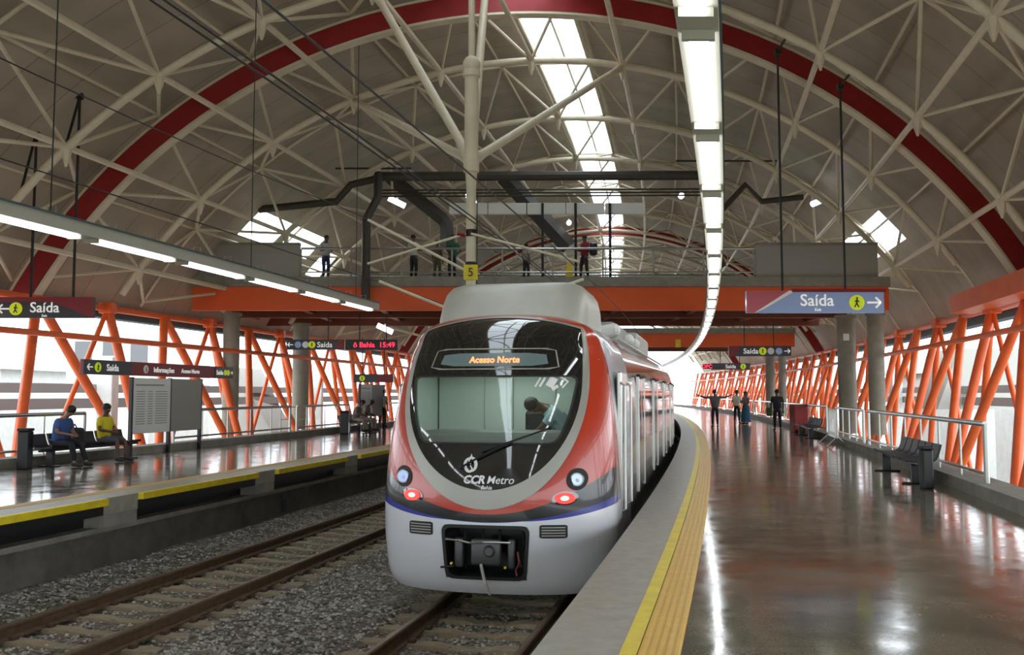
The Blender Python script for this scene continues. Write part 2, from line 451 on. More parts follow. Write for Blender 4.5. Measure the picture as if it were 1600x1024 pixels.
for i, p in enumerate(NODE):
    mb = MB(); mb.tube([A(d, p, RL+.03) for d in frange(4.2, DK[-1], 6.45)], .085, 8)
    tag(mb.build('longitudinal_tube', M['steel'], None, True), 'long cream tube running the length of the vault, '+posn[i], 'tube', 'lower longitudinal tubes')
for i in range(10):
    p = (NODE[i]+NODE[i+1])/2
    mb = MB(); mb.tube([A(d, p, RU) for d in frange(1, 125, 6.4)], .05, 6)
    tag(mb.build('roof_purlin', M['steel'], None, True), 'thin cream purlin along the cladding, %s purlin counted from the left eave' % ORD[i], 'purlin', 'upper purlins')

# ---- tree column between the tracks
cx = c(19.7); base = Vector((cx, 19.7, RAILZ-.15)); hub = Vector((cx, 19.7, 6.6))
t = thing('branching_column', 'tall cream pole rising behind the train roof with four thick branches', 'column', base)
mb = MB(); mb.tube([base, (cx, 19.7, 6.0)], .105, 12); mb.tube([(cx, 19.7, 6.0), hub, (cx, 19.7, 8.5)], [.105, .15, .15], 12)
mb.tube([(cx, 19.7, 8.5), (cx, 19.7, A(19.7, 0, RU)[2])], .075, 10)
mb.build('shaft', M['steel'], t, True)
mb = MB(); mb.ball((cx, 19.7, 8.72), .2, 12, 8); mb.tube([(cx, 19.7, 8.45), (cx, 19.7, 8.6)], .19, 12); mb.build('collar', M['steel'], t, True)
for dk, i in ((DK[4], 3), (DK[4], 6), (DK[3], 4), (DK[3], 5)):
    e = Vector(A(dk, NODE[i], RL-.05)); h = hub+Vector((0, 0, .0)); dr = (e-h).normalized()
    mb = MB(); mb.tube([h, h+dr*.25, h+dr*.7, e-dr*.9, e-dr*.3, e], [.06, .14, .10, .10, .14, .05], 10); mb.build('branch', M['steel'], t, True)
    mb = MB(); mb.ball(e, .16, 10, 7); mb.build('ball_joint', M['steel'], t, True)
mb = MB(); mb.tube([(cx, 19.7, 6.35), (cx, 19.7, 6.75)], .17, 12); mb.build('hub', M['steel'], t, True)
mb = MB(); mb.tube([(cx, 19.7, 4.95), (cx, 19.7, 5.1)], .12, 12); mb.tube([(cx, 19.7, 4.33), (cx, 19.7, 4.4)], .12, 12); mb.build('clamp', M['black'], t, True)
mb = MB(); mb.tube([(cx+.13, 19.66, 3.8), (cx+.13, 19.66, 5.9)], .012, 6); mb.build('cable', M['black'], t, True)
pl = MB().rbox(cx-.15, cx+.15, 19.55, 19.60, 4.0, 4.33, .015).build('number_plate', M['yellow'], t); pl['label'] = 'yellow plate with a black numeral'
vs, fs = text_mesh('5', .26); MB().add([(cx+p[0], 19.54-p[2], 4.08+p[1]) for p in vs], fs).build('numeral', M['black'], pl)
# catenary cantilevers on this column
def arm(a, b, r=.03):
    a = Vector(a); b = Vector(b)
    MB().tube([a, b], r, 8).build('cantilever_tube', M['steel'], t, True)
arm((cx, 19.6, 3.2), (cx-1.95, 19.6, 3.98)); arm((cx, 19.6, 4.15), (cx-2.2, 19.6, 5.3))
arm((cx-.1, 19.6, 5.0), (cx-2.2, 19.6, 4.35), .028); arm((cx, 19.6, 3.25), (cx+2.4, 19.6, 4.02)); arm((cx, 19.6, 5.0), (cx+2.3, 19.6, 4.4), .028)
for x0, z0 in ((-.12, 4.98), (.14, 3.3)):
    MB().tube([(cx+x0, 19.6, z0), (cx+x0*2.4, 19.6, z0+.02)], .055, 8).build('insulator', M['sign_red'], t, True)

# ================================================================ SIDE TRUSSES
XT = [(-1, 'left'), (1, 'right')]
for sg, sd in XT:
    for k, d in enumerate(DK[1:], 1):
        lab = 'orange strut fan at the %s vault foot, %s from the camera' % (sd, ORD[k-1])
        t = thing('strut_fan', lab, 'truss', P(d, sg*12.6, -2.0), group='orange strut fans on the %s' % sd)
        top = P(d, sg*14.35, 4.35); tn = P(d+3.22, sg*14.35, 4.35); tp = P(d-3.22, sg*14.35, 4.35)
        bi = P(d, sg*12.6, -2.0); bo = P(d+3.22, sg*14.6, -2.0); bp = P(d-3.22, sg*14.6, -2.0); mid = P(d+1.6, sg*12.7, 3.2); mp = P(d-1.6, sg*12.7, 3.2)
        r = .145
        segs = [(bi, top), (bi, tn), (bi, tp), (bo, top)]+[(bp, top)]
        if k >= 9:
            m2 = MB()
            for a, b in segs: m2.rod(a, b, r, 6)
            m2.build('strut', M['orange'], t, True)
        else:
            for a, b in segs: MB().rod(a, b, r if a == bi else (r*.8 if a == bo else r*.55), 10).build('strut', M['orange'], t, True)
        if k < 8:
            n = MB(); n.rbox(top[0]-.22, top[0]+.22, d-.22, d+.22, 4.18, 4.55, .04); n.build('gusset_plate', M['orange'], t)
            n = MB(); n.rbox(bi[0]-.3, bi[0]+.3, d-.3, d+.3, -2.2, -1.9, .04); n.build('base_plate', M['orange'], t)
    for u, z, r, nm in ((14.35, 4.35, .11, 'upper'), (12.7, 3.2, .085, 'lower')):
        mb = MB(); mb.tube([P(d, sg*u, z) for d in frange(5, 128, 3)], r, 8)
        tag(mb.build('truss_chord', M['orange'], None, True), 'orange %s chord tube running along the %s truss' % (nm, sd), 'tube')
# deep orange edge beam on the right, near
mb = MB(); prof = [(13.4, 4.3), (14.8, 4.3), (14.8, 4.9), (13.4, 4.9)]
mb.sweep(prof, frange(14, 31.5, 2.2), P)
tag(mb.build('edge_beam', M['orange']), 'deep orange box beam under the right vault foot, nearest the camera', 'beam')

# ================================================================ PLATFORMS
D0, D1 = -45, 130
def slab(name, u0, u1, z0, z1, m, d0=D0, d1=D1, parent=None, st=2.2):
    return MB().sweep([(u0, z0), (u1, z0), (u1, z1), (u0, z1)], frange(d0, d1, st), P).build(name, m, parent)
struct(slab('floor', 4.94, 9.75, -.25, 0, M['granite'])); struct(slab('floor', -10.5, -4.92, -.25, 0, M['granite']))
struct(slab('floor', 4.14, 4.68, -.25, 0, M['edge_stone'])); struct(slab('floor', -4.67, -4.14, -.25, 0, M['edge_stone']))
# yellow line + tactile paving on the right
tag(slab('edge_line', 4.682, 4.79, -.05, .004, M['yellow']), 'smooth yellow safety line along the right platform edge', 'line')
def tactile(u0, u1, m, lab):
    t = MB(); n = 5; w = (u1-u0)/n
    prof = [(u0, -.05), (u1, -.05), (u1, .002)]
    for i in range(n-1, -1, -1):
        a = u0+i*w; prof += [(a+w*.85, .002), (a+w*.72, .008), (a+w*.28, .008), (a+w*.15, .002)]
    prof += [(u0, .002)]
    t.sweep(prof, frange(D0, D1, 1.5), P); return tag(t.build('tactile_strip', m), lab, 'tactile paving')
tactile(4.795, 5.06, M['tactile'], 'ribbed yellow tactile paving strip on the right platform')
tactile(-4.92, -4.67, M['tactile_tan'], 'ribbed tan tactile strip behind the left platform edge')
# walls under the platforms
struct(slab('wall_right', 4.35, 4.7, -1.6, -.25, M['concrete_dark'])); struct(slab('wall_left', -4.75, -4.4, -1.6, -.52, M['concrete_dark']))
struct(slab('wall_left_outer', -10.5, -10.1, -3, -.25, M['concrete'])); struct(slab('wall_right_outer', 9.4, 9.75, -3, -.25, M['concrete']))
struct(slab('trim_1', 9.2, 9.75, 0, .2, M['concrete'])); struct(slab('trim_2', -10.5, -9.95, 0, .2, M['concrete']))
struct(slab('trim_3', -4.75, -4.2, -.52, -.44, M['concrete'])); struct(slab('trim_4', -4.75, -4.45, -.44, -.25, M['black']))
# yellow nosing planks along the left edge with stone blocks between
k = 0; d = 1.15
while d < 60:
    i = k
    lab = 'yellow nosing plank on the left platform edge, %s from the camera' % ORD[max(0, i)]
    t = thing('edge_plank', lab, 'edge strip', P(d+1.9, -4.1, -.09), group='yellow nosing planks of the left platform')
    slab('nosing', -4.14, -4.05, -.10, .004, M['yellow'], d, d+3.8, t)
    slab('recess_strip', -4.2, -4.13, -.25, -.11, M['black'], d, d+3.8, t)  # plain black strip filling the recess below the yellow nosing
    blk = slab('edge_block', -4.44, -4.138, -.44, -.252, M['concrete'], d+3.82, d+4.63)
    tag(blk, 'grey concrete block under the left platform edge after the %s yellow plank' % ORD[i], 'block', 'concrete blocks below the left edge')
    d += 4.65; k += 1
# small dark recess on the left wall
q = P(21, -4.4, 0)
MB().rbox(q[0]-.06, q[0]+.02, 20.7, 21.15, -1.0, -.75, .01).build('wall_vent', M['black'])
tag(bpy.data.objects['wall_vent'], 'small dark square vent in the left platform wall', 'vent')

# ================================================================ TRACKBED
bed = MB(); us = [-4.38+8.7*i/36 for i in range(37)]; ds = frange(1, 130, .5); n = len(us)
for d in ds:
    for u in us:
        z = -1.27
        if min(abs(u-2.4), abs(u+2.2)) > 1.25: z = -1.21+.05*noise.noise(Vector((u*1.2, d*.8, 0)))
        if u < -3.6: z += .16*(-3.6-u)
        if d < 40: z += .015*noise.noise(Vector((u*6, d*6, 3)))
        bed.v.append(P(d, u, z))
for i in range(len(ds)-1):
    for j in range(n-1): bed.f.append((i*n+j, i*n+j+1, i*n+n+j+1, i*n+n+j)); bed.m.append(0)
tag(bed.build('ballast_bed', M['ballast'], None, True), 'grey crushed stone ballast between the two platforms', 'gravel', None, 'stuff')
st = MB()
def stone(x, y, z, r):
    a = [(-1, -.8, -.5), (.9, -1, -.4), (1, .8, -.6), (-.8, 1, -.5), (-.6, -.5, .6), (.6, -.7, .5), (.7, .5, .7), (-.5, .7, .5)]
    an = random.random()*6.28; ca, sa = cos(an), sin(an)
    vs = []
    for p in a:
        q = [v*r*random.uniform(.6, 1.15) for v in p]
        vs.append((x+q[0]*ca-q[1]*sa, y+q[0]*sa+q[1]*ca, z+q[2]*.8))
    st.hexa(vs)
cnt = 0
while cnt < 22000:
    d = 6+24*random.random()**1.6; u = random.uniform(-4.3, 3.9)
    tr = min(abs(u-2.4), abs(u+2.2))
    if abs(tr-.77) < .1: continue
    if u > .5 and d > 12.5: continue
    z = -1.25 if tr < 1.25 else -1.19
    if u < -3.6: z += .15*(-3.6-u)
    if tr < 1.25 and random.random() < .45: continue
    p = P(d, u, z); stone(p[0], p[1], p[2], random.uniform(.014, .028)); cnt += 1
tag(st.build('loose_ballast', M['stone']), 'loose pale and dark stones lying on the ballast', 'gravel', None, 'stuff')
# rails
prof = [(-.07, 0), (.07, 0), (.07, .012), (.012, .03), (.012, .11), (.036, .125), (.036, .155), (.025, .162), (-.025, .162), (-.036, .155), (-.036, .125), (-.012, .11), (-.012, .03), (-.07, .012)]
def rail(u, lab):
    t = thing('rail', lab, 'rail', P(4, u, RAILZ-.162), group='running rails')
    MB().sweep([(u+a*1.15, RAILZ-.162+b) for a, b in prof], frange(2, 128, 1.5), P).build('rail_body', M['rail_side'], t)
    MB().sweep([(u-.026, RAILZ-.001), (u+.026, RAILZ-.001), (u+.026, RAILZ+.003), (u-.026, RAILZ+.003)], frange(2, 128, 1.5), P).build('running_surface', M['rail_top'], t)
rail(-2.2-.773, 'far rail of the left track, nearest the left platform'); rail(-2.2+.773, 'near rail of the left track')
rail(2.4-.773, 'left rail running under the train'); rail(2.4+.773, 'right rail running under the train beside the platform edge')
# sleepers
pts = [(-1.25, -.11), (-.5, -.11), (-.4, -.085), (.4, -.085), (.5, -.11), (1.25, -.11)]
sl = thing('sleeper', '', 'sleeper', (0, 0, 0), world=False)
mb = MB(); top = [(-1.25, 0), (-.35, .0), (-.2, -.03), (.2, -.03), (.35, 0), (1.25, 0)]
vs = []
for x, dz in top: vs += [(x, -.13, -.16), (x, -.10, dz), (x, .10, dz), (x, .13, -.16)]
fs = [(i*4+j, i*4+(j+1) % 4, i*4+4+(j+1) % 4, i*4+4+j) for i in range(5) for j in range(4)]+[(0, 1, 2, 3), (23, 22, 21, 20)]
mb.add(vs, fs).build('block', M['sleeper'], sl)
for x in (-.773, .773):
    for e in (-.17, .09): MB().rbox(x+e, x+e+.08, -.05, .05, -.01, .045, .012).build('fastener', M['fastener'], sl)
first = True; idx = 0
for uc, nm, dd0, dd1 in ((-2.2, 'left', 7.2, 44), (2.4, 'right', 6.5, 13.2)):
    d = dd0; i = 0
    while d < dd1:
        o = sl if first else copy_tree(sl); first = False
        o.location = P(d, uc, RAILZ-.165); o.rotation_euler = (0, 0, -math.atan(.25-2*d/1100))
        o['label'] = 'pale concrete sleeper of the %s track, %s from the camera' % (nm, ORD[i] if i < 49 else 'far') if i < 45 else 'distant pale sleeper of the %s track' % nm
        o['group'] = 'sleepers of the %s track' % nm
        if '_w' in o: del o['_w']
        d += .585; i += 1

# ================================================================ BRIDGE
def bridge(d0, d1, x0, x1, front, lab):
    t = thing('bridge', lab, 'bridge', ((x0+x1)/2, d0, 4.8))
    MB().box(x0, x1, d0, d1, 5.72, 6.1).build('deck', M['concrete'], t)
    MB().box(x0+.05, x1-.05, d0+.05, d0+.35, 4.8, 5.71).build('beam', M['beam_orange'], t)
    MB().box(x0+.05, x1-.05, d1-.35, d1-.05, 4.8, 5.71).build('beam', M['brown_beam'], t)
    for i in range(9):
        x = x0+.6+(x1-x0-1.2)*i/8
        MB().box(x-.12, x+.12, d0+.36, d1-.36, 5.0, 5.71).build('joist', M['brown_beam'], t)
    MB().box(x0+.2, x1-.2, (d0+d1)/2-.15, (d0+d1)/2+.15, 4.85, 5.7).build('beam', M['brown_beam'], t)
    return t
BX0, BX1 = -12.4, 14.6
bridge(35.6, 44.2, BX0, BX1, True, 'concrete footbridge with orange beam crossing above the tracks')
bridge(64, 71, c(66)-12.5, c(66)+12.5, False, 'second bridge with orange beam far behind the train')
# bridge railing
def bar_rail(name, lab, x0, x1, y, z, posts, extra=()):
    t = thing(name, lab, 'railing', ((x0+x1)/2, y, z))
    MB().rod((x0, y, z+1.12), (x1, y, z+1.12), .05, 8).build('top_rail', M['stainless'], t, True)
    MB().rod((x0, y, z+.2), (x1, y, z+.2), .03, 8).build('bottom_rail', M['stainless'], t, True)
    for i in range(posts+1):
        x = x0+(x1-x0)*i/posts
        MB().rod((x, y, z), (x, y, z+1.1), .035, 8).build('post', M['grey_panel'], t, True)
bar_rail('railing', 'steel railing along the front of the footbridge', -8.2, 9.4, 35.8, 6.1, 9)
bar_rail('railing', 'steel railing along the back of the footbridge', -8, 11, 43.9, 6.1, 9)
# low grey side rooms on the bridge ends
for x0, x1, s in ((-12.4, -8.25, 'left'), (9.5, 14.2, 'right')):
    t = thing('parapet', 'grey low wall with posts on the %s end of the footbridge' % s, 'wall', ((x0+x1)/2, 35.9, 6.1))
    MB().box(x0, x1, 35.75, 35.95, 6.1, 7.35).build('panel', M['grey_panel'], t)
    MB().box(x0, x1, 35.7, 36.0, 7.35, 7.45).build('coping', M['concrete'], t)
# dark steel portal frame and ducts above the bridge
t = thing('duct', 'dark brown service duct looping above the footbridge', 'duct', (-5.65, 36.2, 5.2))
def XZ(px, py, d): return ((px-800)*d/FPX, d, EYE+(615-py)*d/FPX)
def duct(pts, r, nm='duct_run', par=None, m='brown_steel', n=4):
    MB().tube([XZ(*q) for q in pts], r, n).build(nm, M[m], par or t, True)
duct([(585, 272, 36.2), (1112, 270, 36.2)], .19, n=8)
duct([(570, 468, 35.4), (570, 340, 35.4), (588, 305, 35.4), (588, 268, 36)], .17, n=8)
duct([(588, 275, 36.2), (545, 285, 36.2), (522, 312, 36.2), (400, 325, 36.2)], .15, n=8)
duct([(1112, 268, 36.3), (1114, 380, 36.3), (1128, 418, 36.3)], .27, n=8)
duct([(1128, 330, 36.6), (1170, 285, 36.6), (1195, 312, 36.6), (1260, 305, 36.6)], .12, n=8)
t2 = thing('stair_stringer', 'dark brown sloping steel members hanging beyond the footbridge, right of the duct', 'beam', XZ(790, 281, 45))
duct([(787, 272, 45), (890, 385, 45)], .42, 'member', t2)
t3 = thing('stair_stringer', 'dark brown bent steel member left of the pale pole above the bridge', 'beam', XZ(616, 275, 42))
duct([(600, 268, 42), (690, 340, 42), (697, 350, 42), (697, 385, 42)], .3, 'member', t3)
t4 = thing('pipe_rack', 'row of thin dark pipes crossing above the footbridge', 'pipes', XZ(600, 298, 38))
for yy in (294, 299, 304):
    duct([(590, yy, 38), (1120, yy-2, 38)], .035, 'pipe', t4)
duct([(520, 259, 37), (640, 259, 37)], .04, 'pipe', t4); duct([(1060, 247, 37), (1220, 247, 37)], .04, 'pipe', t4)
# pale hanging sign strip above the bridge
a = XZ(700, 333, 37.5); b = XZ(1008, 315, 37.5)
t = thing('hanging_fascia', 'long pale grey blank panel strip hanging above the footbridge', 'panel', ((a[0]+b[0])/2, 37.5, a[2]))
for i in range(5):
    x0 = a[0]+(b[0]-a[0])*i/5; x1 = a[0]+(b[0]-a[0])*(i+1)/5
    MB().rbox(x0+.02, x1-.02, 37.4, 37.55, a[2], b[2], .02).build('panel', M['board'], t)
for px in (848, 900, 954):
    q = XZ(px, 320, 37.5); MB().box(q[0]-.05, q[0]+.05, 37.3, 37.39, 6.1, q[2]+.1).build('post', M['rod'], t)
# concrete columns
def column(d, x, r, z1, lab):
    t = thing('column', lab, 'column', (x, d, -1.2), group='concrete columns')
    MB().tube([(x, d, -.02), (x, d, .25), (x, d, z1)], r, 24).build('shaft', M['column'], t, True)
    MB().tube([(x, d, z1-.12), (x, d, z1)], r*1.25, 24).build('capital', M['column'], t, True)
    return t
column(36.8, (361-800)*36.8/FPX, .32, 4.8, 'grey round column under the left end of the bridge, beside the long red sign')
column(42.5, (470-800)*42.5/FPX, .37, 4.8, 'grey round column behind the hanging exit sign on the left platform')
column(36.6, (1369-800)*36.6/FPX, .31, 4.8, 'grey round column right of the big hanging exit sign, beside the steel railing')
col = column(38.0, (1323-800)*38/FPX, .36, 4.8, 'thick grey column with a small white pictogram under the right of the bridge')
column(66.5, (1203-800)*66.5/FPX, .33, 4.8, 'pale round column behind the man in dark clothes')
column(64.8, (1222-800)*64.8/FPX, .26, 4.8, 'darker column standing just right of the pale far column')
q = XZ(1323, 527, 37.6)
MB().rbox(q[0]-.12, q[0]+.12, 37.58, 37.62, q[2]-.14, q[2]+.14, .01).build('pictogram_plate', M['board'], col)

# ================================================================ PLATFORM LIGHTS
ZL = EYE+2.55
def light_row(u, side, d0, n, dend):
    tr = thing('light_trunking', 'long pale light trunking above the %s platform' % side, 'light rail', P(d0, u, ZL+.03), group=None)
    slab('channel', u-.15, u+.15, ZL+.06, ZL+.27, M['housing'], -30, dend, tr, 1.34)
    slab('cover', u-.17, u+.17, ZL+.27, ZL+.30, M['gutter'], -30, dend, tr, 1.34)
    for i in range(n):
        d = d0+2.68*i
        if d+2.2 > dend: break
        lab = 'fluorescent light over the %s platform, %s tube from the camera' % (side, ORD[i]) if i < 20 else 'distant fluorescent light over the %s platform' % side
        l = thing('platform_light', lab, 'light', P(d+1.1, u, ZL), group='platform lights on the %s' % side)
        slab('tube', u-.072, u+.072, ZL, ZL+.05, M['tube'], d, d+2.22, l, .75)
        for e in (d-.05, d+2.23): slab('end_cap', u-.12, u+.12, ZL-.01, ZL+.058, M['housing'], e, e+.05, l)
        for e in (d+.5, d+1.7):
            if i < 14:
                q = P(e, u, 0)
                MB().tube([(q[0]-.07, e, ZL+.28), (q[0]-.07, e, ZL+.42), (q[0]+.07, e, ZL+.42), (q[0]+.07, e, ZL+.28)], .008, 5).build('hook', M['stainless'], l)
light_row(5.2, 'right', 1.19, 40, 110); 
light_row(-5.35, 'left', 2.2, 10, 29)
for u, s_ in ((5.2, 'right'), (-5.35, 'left')):
    for i in range(9):
        l = thing('platform_light', 'fluorescent light over the %s platform behind the camera' % s_, 'light', P(-1.5-2.68*i, u, ZL), group='platform lights behind the camera, '+s_)
        slab('tube', u-.072, u+.072, ZL, ZL+.05, M['tube'], -1.8-2.68*i, .42-2.68*i, l, .75)
# hanger rods of the trunking
for u, s, dd in ((5.2, 'right', (10, 20.5, 31)), (-5.35, 'left', (8, 14.6, 21, 27.4))):
    for i, d in enumerate(dd):
        q = P(d, u, 0); zt = ZC+sqrt(17.3**2-u*u)
        tag(MB().rod((q[0], d, ZL+.29), (q[0], d, zt), .012, 5).build('hanger_wire', M['rod']), 'thin dark wire holding up the %s light trunking, %s from the camera' % (s, ORD[i]), 'wire', 'hanger wires')
# small lamps near the bridge
for px, py, d, lab in ((618, 313, 38.5, 'small bright lamp left of the pale pole'), (729, 303, 40, 'tiny round lamp beside the pale pole, upper'), (743, 315, 40, 'tiny round lamp beside the pale pole, lower'), (1068, 303, 38.5, 'round bright lamp left of the thick dark duct'), (1283, 313, 38.5, 'small bright lamp under the right dormer'), (890, 346, 45, 'lamp under the skylight behind the pale panels'), (601, 514, 42, 'small lamp under the bridge by the red display')):
    q = XZ(px, py, d); t = thing('small_lamp', lab, 'lamp', q, group='small lamps round the bridge')
    r = .08 if 'tiny' in lab else .12
    w = .3 if px in (618, 601) else (.22 if px == 1283 else .0)
    sh = -1 if px != 1283 else 1
    MB().tube([(q[0]-w-.03, d-.1, q[2]-sh*w*.5), (q[0]+w+.03, d+.1, q[2]+sh*w*.5)] if w else [(q[0], d-.06, q[2]), (q[0], d+.08, q[2])], r, 12).build('bulb', M['small_lamp'], t, True)
    MB().tube([(q[0], d+.1, q[2]+.02), (q[0], d+.13, q[2]+r+.1)], .05, 8).build('bracket', M['housing'], t, True)
# ================================================================ TRAIN
def lerp_tab(tab, z):
    if z <= tab[0][0]: return tab[0][1]
    for (a, x), (b, y) in zip(tab, tab[1:]):
        if z <= b:
            t = (z-a)/(b-a); return x+(y-x)*t
    return tab[-1][1]
def smooth_tab(tab):
    # cubic hermite resample for softness
    def f(z):
        n = len(tab)
        if z <= tab[0][0]: return tab[0][1]
        if z >= tab[-1][0]: return tab[-1][1]
        for i in range(n-1):
            if z <= tab[i+1][0]:
                a, x = tab[i]; b, y = tab[i+1]; h = b-a; t = (z-a)/h
                def sl(j):
                    if j == 0: return (tab[1][1]-tab[0][1])/(tab[1][0]-tab[0][0])
                    if j == n-1: return (tab[-1][1]-tab[-2][1])/(tab[-1][0]-tab[-2][0])
                    return (tab[j+1][1]-tab[j-1][1])/(tab[j+1][0]-tab[j-1][0])
                m0, m1 = sl(i)*h, sl(i+1)*h
                return (2*t**3-3*t*t+1)*x+(t**3-2*t*t+t)*m0+(-2*t**3+3*t*t)*y+(t**3-t*t)*m1
    return f
wn = smooth_tab([(z_, w_*1.045) for z_, w_ in [(.19, 1.36), (.3, 1.42), (.6, 1.46), (1.0, 1.48), (1.4, 1.48), (1.8, 1.46), (2.2, 1.43), (2.6, 1.385), (3.0, 1.33), (3.3, 1.26), (3.45, 1.19), (3.56, 1.08), (3.64, .92), (3.70, .68), (3.735, .40), (3.75, .02)]])
y0 = smooth_tab([(.19, .13), (.3, .07), (.6, .02), (1.0, 0), (1.4, .01), (1.8, .06), (2.2, .14), (2.6, .26), (3.0, .42), (3.3, .60), (3.45, .72), (3.56, .85), (3.64, .98), (3.70, 1.12), (3.735, 1.28), (3.75, 1.45)])
wb = smooth_tab([(.19, 1.46), (.3, 1.50), (.6, 1.52), (2.2, 1.52), (2.6, 1.51), (3.0, 1.47), (3.3, 1.37), (3.45, 1.25), (3.56, 1.14), (3.64, .98), (3.70, .75), (3.735, .45), (3.75, .02)])
NE = 2.5; DD = .95
def dd(z): return DD if z < 3.3 else max(.25, DD-(z-3.3)*1.3)
def nose_y(x, z):
    z = min(max(z, .19), 3.74); w = wn(z); s = min(1, abs(x)/w)**(NE/2); cs = sqrt(max(0, 1-s*s))
    return y0(z)+dd(z)*(1-cs**(2/NE))
ROWS = [.19, .22, .27, .33]+[.38+.065*i for i in range(43)]
ROWS = [z for z in ROWS if z < 3.17]+[3.2, 3.25, 3.3, 3.35, 3.4, 3.45, 3.5, 3.54, 3.58, 3.61, 3.64, 3.665, 3.69, 3.71, 3.725, 3.738, 3.75]
TH = [radians(-90+3*i) for i in range(61)]

# windscreen outline test
def inside(poly, x, z):
    r = False; n = len(poly)
    for i in range(n):
        (x1, z1), (x2, z2) = poly[i], poly[(i+1) % n]
        if (z1 > z) != (z2 > z) and x < (x2-x1)*(z-z1)/(z2-z1)+x1: r = not r
    return r
def rounded(pts, rad, k=5):
    out = []; n = len(pts)
    for i in range(n):
        p = Vector(pts[i]); a = Vector(pts[i-1])-p; b = Vector(pts[(i+1) % n])-p
        r = min(rad[i] if isinstance(rad, list) else rad, a.length*.45, b.length*.45)
        A_ = p+a.normalized()*r; B_ = p+b.normalized()*r
        for j in range(k+1):
            t = j/k; q = A_*(1-t)**2+p*2*t*(1-t)+B_*t*t; out.append((q.x, q.y))
    return out
WS = rounded([(-.86, 2.04), (.86, 2.04), (1.0, 2.40), (1.07, 2.86), (-1.07, 2.86), (-1.0, 2.40)], [.12, .12, .3, .08, .08, .3])
CP = rounded([(-.50, .38), (.50, .38), (.55, 1.03), (-.55, 1.03)], .1)
def resample(poly, n, rev=False):
    # by angle from centre, so that two outlines can be ruled together
    cx_ = sum(p[0] for p in poly)/len(poly); cz_ = sum(p[1] for p in poly)/len(poly)
    return ray_sample(poly, n, (cx_, cz_))
def ray_sample(poly, n, ctr):
    out = []; m = len(poly)
    for k in range(n):
        a = 2*pi*k/n; dx, dz = cos(a), sin(a); best = 0
        for i in range(m):
            x1, z1 = poly[i][0]-ctr[0], poly[i][1]-ctr[1]; x2, z2 = poly[(i+1) % m][0]-ctr[0], poly[(i+1) % m][1]-ctr[1]
            ex, ez = x2-x1, z2-z1; den = dx*ez-dz*ex
            if abs(den) < 1e-9: continue
            t = (x1*ez-z1*ex)/den; s = (x1*dz-z1*dx)/den
            if -1e-6 <= s <= 1+1e-6 and t > best: best = t
        out.append((ctr[0]+dx*best, ctr[1]+dz*best))
    return out
def ruled(o1, o2, ctr, off, n=144, k=8, lip=0.0):
    a = ray_sample(o1, n, ctr); b = ray_sample(o2, n, ctr) if o2 else [ctr]*n
    mb = MB()
    for j in range(k+1):
        t = j/k
        for i in range(n):
            x = a[i][0]*(1-t)+b[i][0]*t; z = a[i][1]*(1-t)+b[i][1]*t
            mb.v.append((x, nose_y(x, z)-off, z))
    for j in range(k):
        for i in range(n): mb.f.append((j*n+i, (j+1)*n+i, (j+1)*n+(i+1) % n, j*n+(i+1) % n)); mb.m.append(0)
    # edge returns
    for j, ok in ((0, True), (k, o2 is not None)):
        if not ok: continue
        o = len(mb.v)
        for i in range(n):
            x, y, z = mb.v[j*n+i]; mb.v.append((x, y+off+lip, z))
        for i in range(n): mb.f.append((j*n+i, j*n+(i+1) % n, o+(i+1) % n, o+i)); mb.m.append(0)
    return mb

D_T = 11.5; ang = -math.atan(.25-2*(D_T+9)/1100)
TR = thing('metro_train', 'silver metro train with red corners, black oval front and lit red tail lamps', 'train', P(D_T, 2.36, RAILZ), math.atan2(-(c(D_T+19)-c(D_T)), 19), world=False)

# paint of the nose
pm = mat('nose_paint', (.5, .5, .5), .24, coat=.5); nt = pm.node_tree; b = nt.nodes['Principled BSDF']
tc = nt.nodes.new('ShaderNodeTexCoord'); sp = nt.nodes.new('ShaderNodeSeparateXYZ'); nt.links.new(tc.outputs['Object'], sp.inputs[0])
X, Y, Z = (E(nt, sp.outputs[i]) for i in range(3)); aX = X.abs(); X2 = X*X
zr = X2*.235+1.17; zk = X2*.12+1.075; zbl = zk-((aX-.45).max(0)*.085+.006)
isred = Z.gt(zr)*Y.lt(1.28); isblk = Z.gt(zk)*Y.lt(1.25); isblu = Z.gt(zbl)*Y.lt(1.25)
col = mixcol(nt, isblu, (.78, .79, .84), (.035, .045, .30)); col = mixcol(nt, isblk, col, (.012, .010, .012)); col = mixcol(nt, isred, col, (.52, .038, .010))
nt.links.new(col, b.inputs['Base Color'])
mt = nt.nodes.new('ShaderNodeMath'); mt.operation = 'MULTIPLY'; mt.inputs[1].default_value = .25; nt.links.new((1-isblu).s, mt.inputs[0]); nt.links.new(mt.outputs[0], b.inputs['Metallic'])
roof_m = mat('side_red_band', (.5, .5, .5), .22, .3, coat=.5); nt = roof_m.node_tree; b = nt.nodes['Principled BSDF']
tc = nt.nodes.new('ShaderNodeTexCoord'); sp = nt.nodes.new('ShaderNodeSeparateXYZ'); nt.links.new(tc.outputs['Object'], sp.inputs[0])
Z = E(nt, sp.outputs[2]); band = Z.gt(2.98)*Z.lt(3.30)
nt.links.new(mixcol(nt, band, (.46, .45, .41), (.50, .12, .05)), b.inputs['Base Color'])
nt.links.new((band*-.6+.75).s, b.inputs['Metallic'])

